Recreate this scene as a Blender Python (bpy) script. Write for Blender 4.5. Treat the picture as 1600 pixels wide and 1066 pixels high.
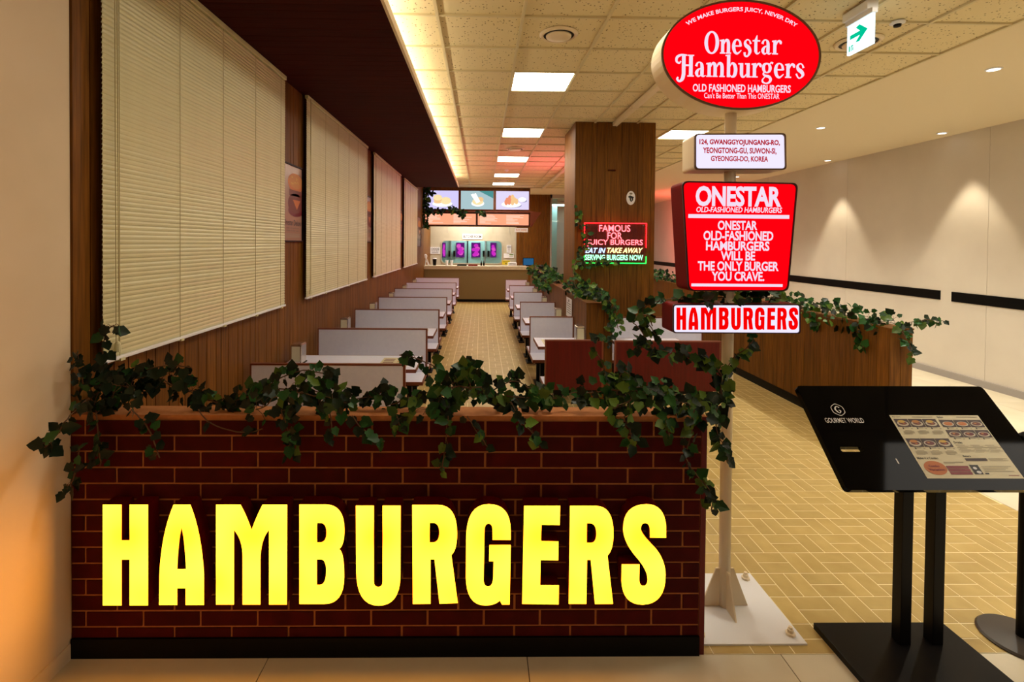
import bpy, math, random
from mathutils import Vector, Matrix
from mathutils.geometry import tessellate_polygon
for o in list(bpy.data.objects): bpy.data.objects.remove(o)
SC=bpy.context.scene; COL=SC.collection
R=random.Random(7)
# ------------------------------------------------------------------ camera
F=775.0; HC=1.85
yaw,pitch,roll=.0157,-.015,.0085
fw=Vector((math.sin(yaw)*math.cos(pitch),math.cos(yaw)*math.cos(pitch),math.sin(pitch)))
r0=Vector((math.cos(yaw),-math.sin(yaw),0)); u0=r0.cross(fw)
rt=r0*math.cos(roll)+u0*math.sin(roll); up=-r0*math.sin(roll)+u0*math.cos(roll)
CX,CY=764.07,391.73
cam=bpy.data.objects.new('camera',bpy.data.cameras.new('camera')); COL.objects.link(cam)
cam.matrix_world=Matrix(((rt.x,up.x,-fw.x,0),(rt.y,up.y,-fw.y,0),(rt.z,up.z,-fw.z,HC),(0,0,0,1)))
cam.data.sensor_width=36; cam.data.lens=F/1600*36
cam.data.shift_x=(800-CX)/1600; cam.data.shift_y=-(533-CY)/1600
cam.data.clip_start=.05
SC.camera=cam
def at(x,y,X=None,Y=None,Z=None):      # where the line of sight meets a real plane of the room
    d=fw+rt*((x-CX)/F)-up*((y-CY)/F)
    t=X/d.x if X is not None else Y/d.y if Y is not None else (Z-HC)/d.z
    return Vector((0,0,HC))+d*t
# ------------------------------------------------------------------ world, light, exposure
W=bpy.data.worlds.new('world'); SC.world=W; W.use_nodes=True
W.node_tree.nodes['Background'].inputs[0].default_value=(1,.84,.62,1)
W.node_tree.nodes['Background'].inputs[1].default_value=.07
SC.view_settings.view_transform='Standard'; SC.view_settings.look='None'
SC.view_settings.exposure=0; SC.view_settings.gamma=1; SC.view_settings.use_curve_mapping=False
def area(name,loc,size,col,power,rot=(0,0,0),sy=None):
    l=bpy.data.lights.new(name,'AREA'); l.energy=power; l.color=col; l.size=size
    if sy: l.shape='RECTANGLE'; l.size_y=sy
    o=bpy.data.objects.new(name,l); COL.objects.link(o); o.location=loc; o.rotation_euler=rot; return o
def spot(name,loc,col,power,ang,rot=(0,0,0),blend=.5):
    l=bpy.data.lights.new(name,'SPOT'); l.energy=power; l.color=col; l.spot_size=ang; l.spot_blend=blend; l.shadow_soft_size=.03
    o=bpy.data.objects.new(name,l); COL.objects.link(o); o.location=loc; o.rotation_euler=rot; return o
PANEL_E=25.0; COVE_E=62.0; LETTER_E=8.0
area('pink_neon_light',(2.2,10.5,2.3),.9,(1,.12,.22),42,(math.radians(105),0,math.radians(90)))
area('corridor_red_light',(5.2,15.5,2.2),.8,(1,.10,.10),60,(math.radians(90),0,math.radians(-90)))
area('kitchen_light',(-.3,16.6,3.3),1.6,(1,.95,.82),130)
area('mall_light',(4.6,.6,3.4),1.4,(1,.92,.8),36)
area('left_wall_washer',(-.7,.9,3.0),.9,(1,.84,.66),8,(0,math.radians(-82),0)).data.spread=math.radians(95)
for y in (3.4,6.62,9.05,11.5,14.0): spot('wall_washer',(6.36,y,3.40),(1,.86,.62),150,math.radians(64),(0,math.radians(9),0),.35)
for y in (4.62,7.0,9.4,2.3): spot('corridor_downlight',(4.81,y,3.50),(1,.94,.80),185,math.radians(110),(0,0,0),.8)
# ------------------------------------------------------------------ materials
def newmat(n):
    m=bpy.data.materials.new(n); m.use_nodes=True
    return m,m.node_tree,m.node_tree.nodes['Principled BSDF']
def mat(n,c,rough=.5,metal=0,emit=None,es=1,spec=.5,trans=0,alpha=1,coat=0):
    m,t,b=newmat(n)
    b.inputs['Base Color'].default_value=(*c,1); b.inputs['Roughness'].default_value=rough
    b.inputs['Metallic'].default_value=metal; b.inputs['Specular IOR Level'].default_value=spec
    b.inputs['Transmission Weight'].default_value=trans; b.inputs['Alpha'].default_value=alpha
    b.inputs['Coat Weight'].default_value=coat
    if emit: b.inputs['Emission Color'].default_value=(*emit,1); b.inputs['Emission Strength'].default_value=es
    return m
def noisy(n,c1,c2,scale=(1,1,1),rough=.5,nscale=5,lo=.35,hi=.65,detail=4,bump=0,spec=.5,rnd=0,coat=0,coord='Object'):
    m,t,b=newmat(n); N=t.nodes; L=t.links
    tc=N.new('ShaderNodeTexCoord'); mp=N.new('ShaderNodeMapping'); mp.inputs['Scale'].default_value=scale
    L.new(tc.outputs[coord],mp.inputs[0])
    no=N.new('ShaderNodeTexNoise'); no.inputs['Scale'].default_value=nscale; no.inputs['Detail'].default_value=detail
    src=mp.outputs[0]
    oi=N.new('ShaderNodeObjectInfo')
    if rnd:
        ad=N.new('ShaderNodeVectorMath'); ad.operation='ADD'; mu=N.new('ShaderNodeMath'); mu.operation='MULTIPLY'; mu.inputs[1].default_value=37
        L.new(oi.outputs['Random'],mu.inputs[0]); L.new(src,ad.inputs[0]); L.new(mu.outputs[0],ad.inputs[1]); src=ad.outputs[0]
    L.new(src,no.inputs['Vector'])
    cr=N.new('ShaderNodeValToRGB'); cr.color_ramp.elements[0].position=lo; cr.color_ramp.elements[1].position=hi
    cr.color_ramp.elements[0].color=(*c1,1); cr.color_ramp.elements[1].color=(*c2,1)
    L.new(no.outputs[0],cr.inputs[0]); out=cr.outputs[0]
    if rnd:
        hs=N.new('ShaderNodeHueSaturation'); mr=N.new('ShaderNodeMapRange')
        mr.inputs[3].default_value=1-rnd; mr.inputs[4].default_value=1+rnd
        L.new(oi.outputs['Random'],mr.inputs[0]); L.new(mr.outputs[0],hs.inputs['Value']); L.new(out,hs.inputs['Color']); out=hs.outputs[0]
    L.new(out,b.inputs['Base Color'])
    b.inputs['Roughness'].default_value=rough; b.inputs['Specular IOR Level'].default_value=spec; b.inputs['Coat Weight'].default_value=coat
    if bump:
        bp=N.new('ShaderNodeBump'); bp.inputs['Strength'].default_value=bump; bp.inputs['Distance'].default_value=.002
        L.new(no.outputs[0],bp.inputs['Height']); L.new(bp.outputs[0],b.inputs['Normal'])
    return m
def emat(n,c,s):
    m=bpy.data.materials.new(n); m.use_nodes=True; t=m.node_tree; t.nodes.clear()
    e=t.nodes.new('ShaderNodeEmission'); e.inputs[0].default_value=(*c,1); e.inputs[1].default_value=s
    o=t.nodes.new('ShaderNodeOutputMaterial'); t.links.new(e.outputs[0],o.inputs[0]); return m
M={}
M['wood']=noisy('walnut_wood',(.10,.035,.003),(.225,.086,.010),(22,22,1.1),.5,3,.3,.7,6,.15,.2,.16)
M['wooddark']=noisy('dark_mahogany',(.034,.0035,.0018),(.055,.006,.003),(1.5,16,16),.75,3,.3,.7,5,.1,.08,.10)
M['woodred']=noisy('red_mahogany_panel',(.080,.003,.002),(.12,.005,.003),(14,14,1),.4,3,.3,.7,4,0,.3)
M['edge']=mat('brown_edge_band',(.17,.035,.012),.45)
M['lam']=noisy('white_laminate',(.74,.75,.93),(.78,.79,.96),(1,1,1),.38,30,.3,.7,3,0,.4)
M['brick']=noisy('dark_red_brick',(.045,.0004,.0003),(.070,.0012,.0008),(1,1,1),.75,14,.3,.7,5,.3,.15,.16)
M['mortar']=noisy('tan_mortar',(.42,.16,.055),(.52,.21,.075),(1,1,1),.9,30,.3,.7,4,.2,.2)
M['black']=mat('black_plastic',(.002,.002,.002),.45,spec=.12)
M['blackgloss']=mat('glossy_black_board',(.001,.001,.0015),.05,spec=.06)
M['blackmat']=mat('matt_black_metal',(.004,.003,.003),.4,spec=.15)
M['tile']=noisy('ochre_floor_tile',(.48,.33,.105),(.58,.42,.15),(1,1,1),.38,7,.3,.7,4,.08,.4,.07)
M['grout']=mat('cream_grout',(.92,.80,.50),.8)
M['stone']=noisy('cream_porcelain_tile',(.70,.63,.47),(.78,.71,.55),(1,1,1),.3,4,.3,.7,5,0,.4,.03)
M['joint']=mat('dark_joint',(.10,.08,.05),.8)
M['plaster']=noisy('cream_painted_plaster',(.74,.60,.42),(.80,.66,.48),(1,1,1),.7,2.5,.3,.7,3,.05,.25)
M['whitewall']=noisy('white_partition_board',(.66,.60,.52),(.73,.67,.58),(1,1,1),.6,1.3,.3,.7,4,.05,.3)
M['corrceil']=mat('corridor_ceiling_paint',(.84,.72,.50),.8)
M['grid']=mat('ceiling_grid_metal',(.70,.60,.36),.5)
M['white']=mat('white_enamel',(.86,.86,.90),.4)
M['cream']=mat('cream_enamel',(.86,.72,.50),.35)
M['grey']=mat('grey_plinth',(.36,.33,.31),.6)
M['chrome']=mat('brushed_chrome',(.62,.58,.52),.22,1)
M['blind']=noisy('cream_blind_slat',(.68,.64,.38),(.72,.68,.41),(1,1,1),.33,8,.3,.7,2,0,.5)
M['cord']=mat('blind_cord',(.45,.38,.18),.7)
M['glass']=mat('dark_window_glass',(.02,.02,.02),.05,spec=.6)
M['tealglass']=mat('teal_glass',(.80,.97,.93),.02,trans=1,spec=.3)
M['panel']=emat('light_panel_diffuser',(1,.92,.75),PANEL_E)
M['cove']=emat('cove_led',(1,.84,.58),COVE_E)
M['bulb']=emat('downlight_lens',(1,.93,.8),6)
M['letter']=None
M['redret']=mat('dark_red_acrylic',(.12,.003,.003),.3,spec=.3)
M['redface']=emat('red_lit_face',(1,.0,.004),1.15)
M['whiteface']=emat('white_lit_face',(.86,.80,1),1.05)
M['whitetext']=emat('white_lit_lettering',(.92,.74,.90),1.0)
M['redtext']=emat('red_lit_lettering',(.50,.0,.012),.9)
M['redtext2']=emat('bright_red_lit_lettering',(.95,.0,.0),1)
M['bronze']=mat('bronze_rim',(.16,.085,.045),.4,.3)
M['maroon']=mat('maroon_enamel',(.17,.001,.0015),.6,spec=.1)
M['maroonrim']=mat('dark_maroon_rim',(.04,.004,.006),.35)
M['stem']=mat('brown_vine_stem',(.10,.045,.015),.7)
def leafmat(n,c): 
    m=noisy(n,tuple(v*.7 for v in c),c,(1,1,1),.42,40,.3,.7,2,0,.3,.35); return m
M['leafd']=leafmat('dark_ivy_leaf',(.003,.017,.004))
M['leafm']=leafmat('green_ivy_leaf',(.017,.090,.013))
M['leafl']=leafmat('yellow_green_ivy_leaf',(.095,.18,.018))
M['paper']=mat('cream_menu_paper',(.66,.60,.40),.5)
M['ink']=mat('black_ink',(.01,.01,.01),.5)
M['greyink']=mat('grey_small_print',(.25,.21,.14),.6)
M['whiteink']=mat('white_print',(.75,.75,.75),.5)
M['maroonink']=mat('maroon_print',(.22,.02,.03),.5)
M['photobrown']=mat('dark_photo_ground',(.035,.010,.008),.5)
M['photopink']=mat('pink_photo_ground',(.16,.085,.075),.5)
M['plate']=mat('printed_plate',(.55,.48,.36),.5)
M['bun']=mat('printed_bun',(.50,.20,.03),.5)
M['bun2']=mat('printed_yellow_bun',(.60,.38,.05),.5)
M['patty']=mat('printed_patty',(.13,.025,.01),.5)
M['lettuce']=mat('printed_lettuce',(.12,.22,.02),.5)
M['orange']=mat('printed_orange',(.50,.14,.02),.5)
M['posterg']=mat('dusty_pink_poster',(.36,.21,.15),.25,spec=.5)
# letter face: lit acrylic, brighter where the lamps sit
m=bpy.data.materials.new('yellow_lit_acrylic'); m.use_nodes=True; t=m.node_tree; t.nodes.clear()
tc=t.nodes.new('ShaderNodeTexCoord'); no=t.nodes.new('ShaderNodeTexNoise'); no.inputs['Scale'].default_value=5; no.inputs['Detail'].default_value=0
t.links.new(tc.outputs['Object'],no.inputs['Vector'])
cr=t.nodes.new('ShaderNodeValToRGB'); cr.color_ramp.elements[0].position=.22; cr.color_ramp.elements[1].position=.75
cr.color_ramp.elements[0].color=(1,.065,.004,1); cr.color_ramp.elements[1].color=(1,.42,.018,1)
cr.color_ramp.elements.new(.38).color=(1,.36,.009,1)
t.links.new(no.outputs[0],cr.inputs[0])
e=t.nodes.new('ShaderNodeEmission'); e.inputs[1].default_value=LETTER_E; t.links.new(cr.outputs[0],e.inputs[0])
o=t.nodes.new('ShaderNodeOutputMaterial'); t.links.new(e.outputs[0],o.inputs[0]); M['letter']=m
# acoustic tile with fissures
m,t,b=newmat('speckled_acoustic_tile'); N=t.nodes; L=t.links
tc=N.new('ShaderNodeTexCoord'); oi=N.new('ShaderNodeObjectInfo')
mu=N.new('ShaderNodeMath'); mu.operation='MULTIPLY'; mu.inputs[1].default_value=29; L.new(oi.outputs['Random'],mu.inputs[0])
ad=N.new('ShaderNodeVectorMath'); L.new(tc.outputs['Object'],ad.inputs[0]); L.new(mu.outputs[0],ad.inputs[1])
wn=N.new('ShaderNodeTexNoise'); wn.inputs['Scale'].default_value=60; L.new(ad.outputs[0],wn.inputs['Vector'])
vm=N.new('ShaderNodeVectorMath'); vm.operation='MULTIPLY_ADD'; vm.inputs[1].default_value=(.02,.02,.02); L.new(wn.outputs['Color'],vm.inputs[0]); L.new(ad.outputs[0],vm.inputs[2])
vo=N.new('ShaderNodeTexVoronoi'); vo.inputs['Scale'].default_value=42; L.new(vm.outputs[0],vo.inputs['Vector'])
se=N.new('ShaderNodeSeparateColor'); L.new(vo.outputs['Color'],se.inputs[0])
lt=N.new('ShaderNodeMath'); lt.operation='LESS_THAN'; lt.inputs[1].default_value=.24; L.new(vo.outputs['Distance'],lt.inputs[0])
l2=N.new('ShaderNodeMath'); l2.operation='LESS_THAN'; l2.inputs[1].default_value=.42; L.new(se.outputs[0],l2.inputs[0])
an=N.new('ShaderNodeMath'); an.operation='MULTIPLY'; L.new(lt.outputs[0],an.inputs[0]); L.new(l2.outputs[0],an.inputs[1])
mx=N.new('ShaderNodeMix'); mx.data_type='RGBA'; mx.inputs[6].default_value=(.82,.70,.43,1); mx.inputs[7].default_value=(.16,.09,.03,1)
L.new(an.outputs[0],mx.inputs[0]); L.new(mx.outputs[2],b.inputs['Base Color']); b.inputs['Roughness'].default_value=.9; b.inputs['Specular IOR Level'].default_value=.1
M['actile']=m
# ------------------------------------------------------------------ mesh helpers
class MB:
    def __init__(s): s.v=[]; s.f=[]
    def add(s,vs,fs):
        n=len(s.v); s.v+= [tuple(v) for v in vs]; s.f+=[tuple(i+n for i in f) for f in fs]; return s
    def box(s,x0,x1,y0,y1,z0,z1):
        return s.add([(x0,y0,z0),(x1,y0,z0),(x1,y1,z0),(x0,y1,z0),(x0,y0,z1),(x1,y0,z1),(x1,y1,z1),(x0,y1,z1)],
          [(0,3,2,1),(4,5,6,7),(0,1,5,4),(1,2,6,5),(2,3,7,6),(3,0,4,7)])
    def hexa(s,p): return s.add(p,[(0,3,2,1),(4,5,6,7),(0,1,5,4),(1,2,6,5),(2,3,7,6),(3,0,4,7)])
    def cyl(s,p0,p1,r0,r1=None,n=16,cap=True):
        p0=Vector(p0);p1=Vector(p1); r1=r0 if r1 is None else r1
        d=(p1-p0).normalized(); a=d.orthogonal().normalized(); b=d.cross(a)
        vs=[];
        for p,r in((p0,r0),(p1,r1)):
            for i in range(n):
                t=2*math.pi*i/n; vs.append(p+a*math.cos(t)*r+b*math.sin(t)*r)
        fs=[(i,(i+1)%n,n+(i+1)%n,n+i) for i in range(n)]
        if cap: fs+=[tuple(range(n))[::-1],tuple(range(n,2*n))]
        return s.add(vs,fs)
    def tube(s,pts,r,n=6):
        pts=[Vector(p) for p in pts]; vs=[]; k=len(pts)
        for i,p in enumerate(pts):
            d=(pts[min(i+1,k-1)]-pts[max(i-1,0)])
            d=d.normalized() if d.length>1e-9 else Vector((0,0,1))
            a=d.cross(Vector((.31,.17,.93))).normalized(); b=d.cross(a)
            for j in range(n):
                t=2*math.pi*j/n; vs.append(p+a*math.cos(t)*r+b*math.sin(t)*r)
        fs=[(i*n+j,i*n+(j+1)%n,(i+1)*n+(j+1)%n,(i+1)*n+j) for i in range(k-1) for j in range(n)]
        fs+=[tuple(range(n))[::-1],tuple(range((k-1)*n,k*n))]
        return s.add(vs,fs)
    def lathe(s,prof,c,n=24,sx=1,sy=1):
        c=Vector(c); vs=[];k=len(prof)
        for (r,z) in prof:
            for i in range(n):
                t=2*math.pi*i/n; vs.append((c.x+math.cos(t)*r*sx,c.y+math.sin(t)*r*sy,c.z+z))
        fs=[(i*n+j,i*n+(j+1)%n,(i+1)*n+(j+1)%n,(i+1)*n+j) for i in range(k-1) for j in range(n)]
        fs+=[tuple(range(n))[::-1],tuple(range((k-1)*n,k*n))]
        return s.add(vs,fs)
    def mesh(s,name,off=(0,0,0),smooth=False):
        me=bpy.data.meshes.new(name); ox,oy,oz=off
        me.from_pydata([(x-ox,y-oy,z-oz) for x,y,z in s.v],[],s.f); me.validate()
        if smooth: me.shade_smooth()
        me.update(); return me
ORG={}
def tag(o,label=None,cat=None,group=None,kind=None):
    if label: o['label']=label
    if cat: o['category']=cat
    if group: o['group']=group
    if kind: o['kind']=kind
    return o
def thing(name,label,cat,loc=(0,0,0),group=None,kind=None):
    o=bpy.data.objects.new(name,None); o.empty_display_size=.05; COL.objects.link(o); o.location=loc; ORG[o]=Vector(loc)
    return tag(o,label,cat,group,kind)
def obj(name,mb,m,parent=None,bevel=0,smooth=False,label=None,off=None):
    """mb is in world coordinates"""
    if off is None:
        if parent is not None: off=ORG[parent]
        else:
            xs=[v[0] for v in mb.v];ys=[v[1] for v in mb.v];zs=[v[2] for v in mb.v]
            off=Vector(((min(xs)+max(xs))/2,(min(ys)+max(ys))/2,min(zs)))
    me=mb.mesh(name,off,smooth)
    if m: me.materials.append(m)
    o=bpy.data.objects.new(name,me); COL.objects.link(o)
    if parent is not None: o.parent=parent; ORG[o]=ORG[parent]
    else: o.location=off; ORG[o]=Vector(off)
    if bevel:
        b=o.modifiers.new('bevel','BEVEL'); b.width=bevel; b.segments=2; b.limit_method='ANGLE'
    if label: o['label']=label
    return o
def struct(name,mb,m,parent=None): return tag(obj(name,mb,m,parent),kind='structure')
def inst(src,name,loc,parent=None,rot=None,scale=None,m=None):
    """another object sharing src's mesh; loc is relative to parent"""
    o=bpy.data.objects.new(name,src); COL.objects.link(o)
    if parent is not None: o.parent=parent
    o.location=loc
    if rot is not None: o.rotation_euler=rot
    if scale is not None: o.scale=scale if hasattr(scale,'__len__') else (scale,)*3
    return o
def kids(o): return [c for c in bpy.data.objects if c.parent==o]
def copy_tree(o,loc=None,label=None,parent=None):
    c=o.copy(); COL.objects.link(c)
    if parent is not None: c.parent=parent
    if loc is not None: c.location=loc; ORG[c]=Vector(loc)
    if label: c['label']=label
    for k in kids(o): copy_tree(k,parent=c)
    return c
BB=lambda *a: MB().box(*a)
# flat print: 2D shapes on a plane
class Flat:
    def __init__(s,o,u,v,w=None):   # point = o + u*x + v*y + n*h
        s.o=Vector(o); s.u=Vector(u); s.v=Vector(v); s.n=s.u.cross(s.v).normalized(); s.L={}
    def P(s,x,y,h=0): return s.o+s.u*x+s.v*y+s.n*h
    def mb(s,k): return s.L.setdefault(k,MB())
    def poly(s,k,pts,h=0,holes=()):
        loops=[[Vector((p[0],p[1],0)) for p in l] for l in [pts,*holes]]
        tr=tessellate_polygon(loops); flat=[p for l in loops for p in l]
        fs=[]
        for a,b,c in tr:
            if (flat[b]-flat[a]).cross(flat[c]-flat[a]).z<0: a,b,c=a,c,b
            fs.append((a,b,c))
        s.mb(k).add([s.P(p.x,p.y,h) for p in flat],fs); return s
    def rect(s,k,x0,y0,x1,y1,h=0):
        s.mb(k).add([s.P(x0,y0,h),s.P(x1,y0,h),s.P(x1,y1,h),s.P(x0,y1,h)],[(0,1,2,3)]); return s
    def ell(s,k,cx,cy,rx,ry,h=0,n=20,a0=0,a1=360):
        pts=[(cx+rx*math.cos(math.radians(a0+(a1-a0)*i/n)),cy+ry*math.sin(math.radians(a0+(a1-a0)*i/n))) for i in range(n+(a1-a0<360))]
        s.mb(k).add([s.P(*p,h) for p in pts],[tuple(range(len(pts)))]); return s
    def ring(s,k,cx,cy,rx,ry,ix,iy,h=0,n=28):
        o=[(cx+rx*math.cos(2*math.pi*i/n),cy+ry*math.sin(2*math.pi*i/n)) for i in range(n)]
        q=[(cx+ix*math.cos(2*math.pi*i/n),cy+iy*math.sin(2*math.pi*i/n)) for i in range(n)]
        s.mb(k).add([s.P(*p,h) for p in o+q],[(i,(i+1)%n,n+(i+1)%n,n+i) for i in range(n)]); return s
    def raw(s,k,vf,h=0):
        vs,fs=vf; s.mb(k).add([s.P(x,y,h) for x,y in vs],fs); return s
    def out(s,parent,names={}):
        for k,mb in s.L.items(): obj(names.get(k,k.split('/')[-1]),mb,M[k.split('/')[0]],parent)
_tc={}
def text(body,x0,y0,x1,y1,bold=0,shear=0,space=1,keep=False):
    """lettering fitted to a box; returns (2D verts, faces)"""
    key=(body,bold,shear,space)
    if key not in _tc:
        cu=bpy.data.curves.new('t','FONT'); cu.body=body; cu.offset=bold; cu.shear=shear; cu.space_character=space; cu.resolution_u=3
        ob=bpy.data.objects.new('t',cu); me=bpy.data.meshes.new_from_object(ob)
        _tc[key]=([(v.co.x,v.co.y) for v in me.vertices],[tuple(p.vertices) for p in me.polygons])
        bpy.data.objects.remove(ob); bpy.data.curves.remove(cu); bpy.data.meshes.remove(me)
    vs,fs=_tc[key]; ax=min(v[0] for v in vs);bx=max(v[0] for v in vs);ay=min(v[1] for v in vs);by=max(v[1] for v in vs)
    sx=(x1-x0)/(bx-ax); sy=(y1-y0)/(by-ay)
    return [(x0+(x-ax)*sx,y0+(y-ay)*sy) for x,y in vs],fs
def catmull(p,n=6):
    out=[]
    for i in range(len(p)-1):
        a=p[max(i-1,0)];b=p[i];c=p[i+1];d=p[min(i+2,len(p)-1)]
        for j in range(n):
            t=j/n
            out.append(tuple(.5*((2*b[k])+(c[k]-a[k])*t+(2*a[k]-5*b[k]+4*c[k]-d[k])*t*t+(3*b[k]-a[k]-3*c[k]+d[k])*t**3) for k in range(len(b))))
    out.append(tuple(p[-1])); return out
def stroke(pts,n=6):
    q=catmull(pts,n); vs=[]
    for i,(x,y,w) in enumerate(q):
        a=q[max(i-1,0)];b=q[min(i+1,len(q)-1)]; dx,dy=b[0]-a[0],b[1]-a[1]; l=math.hypot(dx,dy) or 1
        vs+=[(x-dy/l*w/2,y+dx/l*w/2),(x+dy/l*w/2,y-dx/l*w/2)]
    return vs,[(2*i,2*i+1,2*i+3,2*i+2) for i in range(len(q)-1)]
# hand-drawn heavy swash serif used by the oval sign
SER={
'O':(124,[('o',62,76,58,80,30,68)]),
'n':(92,[('r',12,0,37,92),('r',3,0,46,9),('p',[(2,86),(37,84),(37,100),(2,95)]),('s',[(34,66,6),(46,90,14),(60,92,22),(70,72,25),(70,4,25)]),('r',50,0,91,9)]),
'm':(146,[('r',12,0,37,92),('r',3,0,46,9),('p',[(2,86),(37,84),(37,100),(2,95)]),('s',[(34,66,6),(46,90,14),(60,92,22),(69,72,25),(69,4,25)]),('r',50,0,89,9),
  ('s',[(80,66,6),(94,90,14),(110,92,22),(121,72,25),(121,4,25)]),('r',101,0,143,9)]),
'e':(88,[('r',20,50,76,60),('s',[(74,52,20),(68,84,16),(46,99,9),(26,84,20),(19,50,26),(28,16,22),(50,3,14),(80,26,6)])]),
's':(78,[('s',[(66,70,16),(56,92,10),(38,99,9),(21,82,18),(28,60,26),(50,44,28),(62,24,22),(48,4,10),(28,2,10),(11,30,14)])]),
'S':(78,[('s',[(66,70,16),(56,92,10),(38,99,9),(21,82,18),(28,60,26),(50,44,28),(60,16,24),(42,-14,12),(22,-10,16),(18,12,18)])]),
't':(64,[('r',16,16,40,100),('p',[(16,96),(40,96),(40,130),(34,130)]),('r',2,88,62,98),('s',[(28,26,24),(34,8,18),(48,5,10),(62,18,5)])]),
'a':(90,[('s',[(16,72,20),(26,94,12),(44,99,9),(58,84,22),(61,56,25),(61,16,25),(72,4,12),(88,10,5)]),('s',[(60,60,6),(34,50,14),(20,28,25),(28,6,15),(44,6,9),(60,22,6)])]),
'r':(76,[('r',12,0,37,92),('r',3,0,50,9),('p',[(2,86),(37,84),(37,100),(2,95)]),('s',[(34,62,6),(44,86,12),(58,94,16),(70,84,20),(68,72,14)])]),
'b':(98,[('r',12,0,37,150),('p',[(0,144),(37,140),(37,156),(0,152)]),('s',[(34,72,6),(50,96,12),(70,84,24),(78,50,27),(70,14,24),(50,3,12),(34,16,6)])]),
'u':(98,[('r',12,22,37,94),('r',0,88,37,98),('s',[(24,26,25),(30,8,20),(46,5,12),(64,24,6)]),('r',62,0,87,94),('r',50,88,87,98),('r',62,0,98,9)]),
'g':(90,[('s',[(44,99,9),(22,88,20),(17,66,24),(24,44,18),(42,35,9),(60,44,18),(67,66,24),(60,88,18),(44,99,9)]),('s',[(62,90,6),(74,104,10),(88,98,16)]),
  ('s',[(28,42,8),(16,26,12),(30,14,16),(60,6,20),(72,-14,20),(58,-34,14),(34,-39,10),(12,-28,14),(12,-12,10),(30,6,6)])]),
'H':(136,[('r',44,14,72,150),('r',98,0,126,150),('r',86,0,136,9),('r',88,141,136,150),('r',66,72,100,84),('s',[(84,146,9),(40,148,14),(8,132,20),(4,104,16),(24,92,12),(36,106,10)]),
  ('s',[(58,20,28),(50,-14,26),(28,-32,16),(10,-18,16),(18,-4,12)])])}
def serif(body,x0,y0,x1,capy):
    vs=[];fs=[];cx=0
    for ch in body:
        adv,ops=SER[ch]
        for op in ops:
            n=len(vs)
            if op[0]=='r': v=[(op[1],op[2]),(op[3],op[2]),(op[3],op[4]),(op[1],op[4])];f=[(0,1,2,3)]
            elif op[0]=='p': v=op[1]; f=[tuple(range(len(v)))]
            elif op[0]=='s': v,f=stroke(op[1])
            else:
                _,a,b,rx,ry,ix,iy=op; k=32
                v=[(a+rx*math.cos(2*math.pi*i/k),b+ry*math.sin(2*math.pi*i/k)) for i in range(k)]+[(a+ix*math.cos(2*math.pi*i/k),b+iy*math.sin(2*math.pi*i/k)) for i in range(k)]
                f=[(i,(i+1)%k,k+(i+1)%k,k+i) for i in range(k)]
            vs+=[(x+cx,y) for x,y in v]; fs+=[tuple(i+n for i in q) for q in f]
        cx+=adv
    s=(x1-x0)/cx; sy=(capy-y0)/150
    return [(x0+x*s,y0+y*sy) for x,y in vs],fs
# ------------------------------------------------------------------ SETTING: floor
ZC=3.57; XL=-1.79
PIT=.186; p0=at(1317.7,912.8,Z=0); X0=p0.x-PIT*20; Y0=at(1270,975,Z=0).y-PIT*30
fl=thing('floor',None,None,(0,0,0),kind='structure')
struct('grout_bed',BB(XL,3.78,2.2,17.5,-.05,-.0012),M['grout'],fl)
g=.0032
def tmesh(w,d):
    return MB().add([(g,g,0),(w-g,g,0),(w-g,d-g,0),(g,d-g,0),(g,g,-.012),(w-g,g,-.012),(w-g,d-g,-.012),(g,d-g,-.012)],[(0,1,2,3),(0,4,5,1),(1,5,6,2),(2,6,7,3),(3,7,4,0)])
mh=tmesh(PIT,PIT/2).mesh('floor_tile'); mv=tmesh(PIT/2,PIT).mesh('floor_tile')
for me in (mh,mv): me.materials.append(M['tile'])
rest=MB(); n=0
for j in range(24,110):
    y=Y0+j*PIT
    if y+PIT<2.22 or y>17.3: continue
    for i in range(-10,60):
        x=X0+i*PIT
        if x+PIT<XL+.02 or x>3.76: continue
        hor=(i+j)%2==0
        for k in (0,1):
            if hor: ax,ay,w,d=x,y+k*PIT/2,PIT,PIT/2
            else: ax,ay,w,d=x+k*PIT/2,y,PIT/2,PIT
            bx=min(ax+w,3.78); cx0=max(ax,XL); cy0=max(ay,2.2); by=ay+d
            if bx-cx0<.02 or by-cy0<.02: continue
            full=abs((bx-cx0)-w)<1e-6 and abs((by-cy0)-d)<1e-6
            if full and x>1.0 and n<292 and y<4.4:
                inst(mh if hor else mv,'floor_tile',(ax,ay,0),fl); n+=1
            else:
                rest.add([(cx0+g,cy0+g,0),(bx-g,cy0+g,0),(bx-g,by-g,0),(cx0+g,by-g,0),(cx0+g,cy0+g,-.012),(bx-g,cy0+g,-.012),(bx-g,by-g,-.012),(cx0+g,by-g,-.012)],[(0,1,2,3),(0,4,5,1),(1,5,6,2),(2,6,7,3),(3,7,4,0)])
tag(obj('floor_tile_field',rest,M['tile'],fl),kind='stuff')
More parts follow.
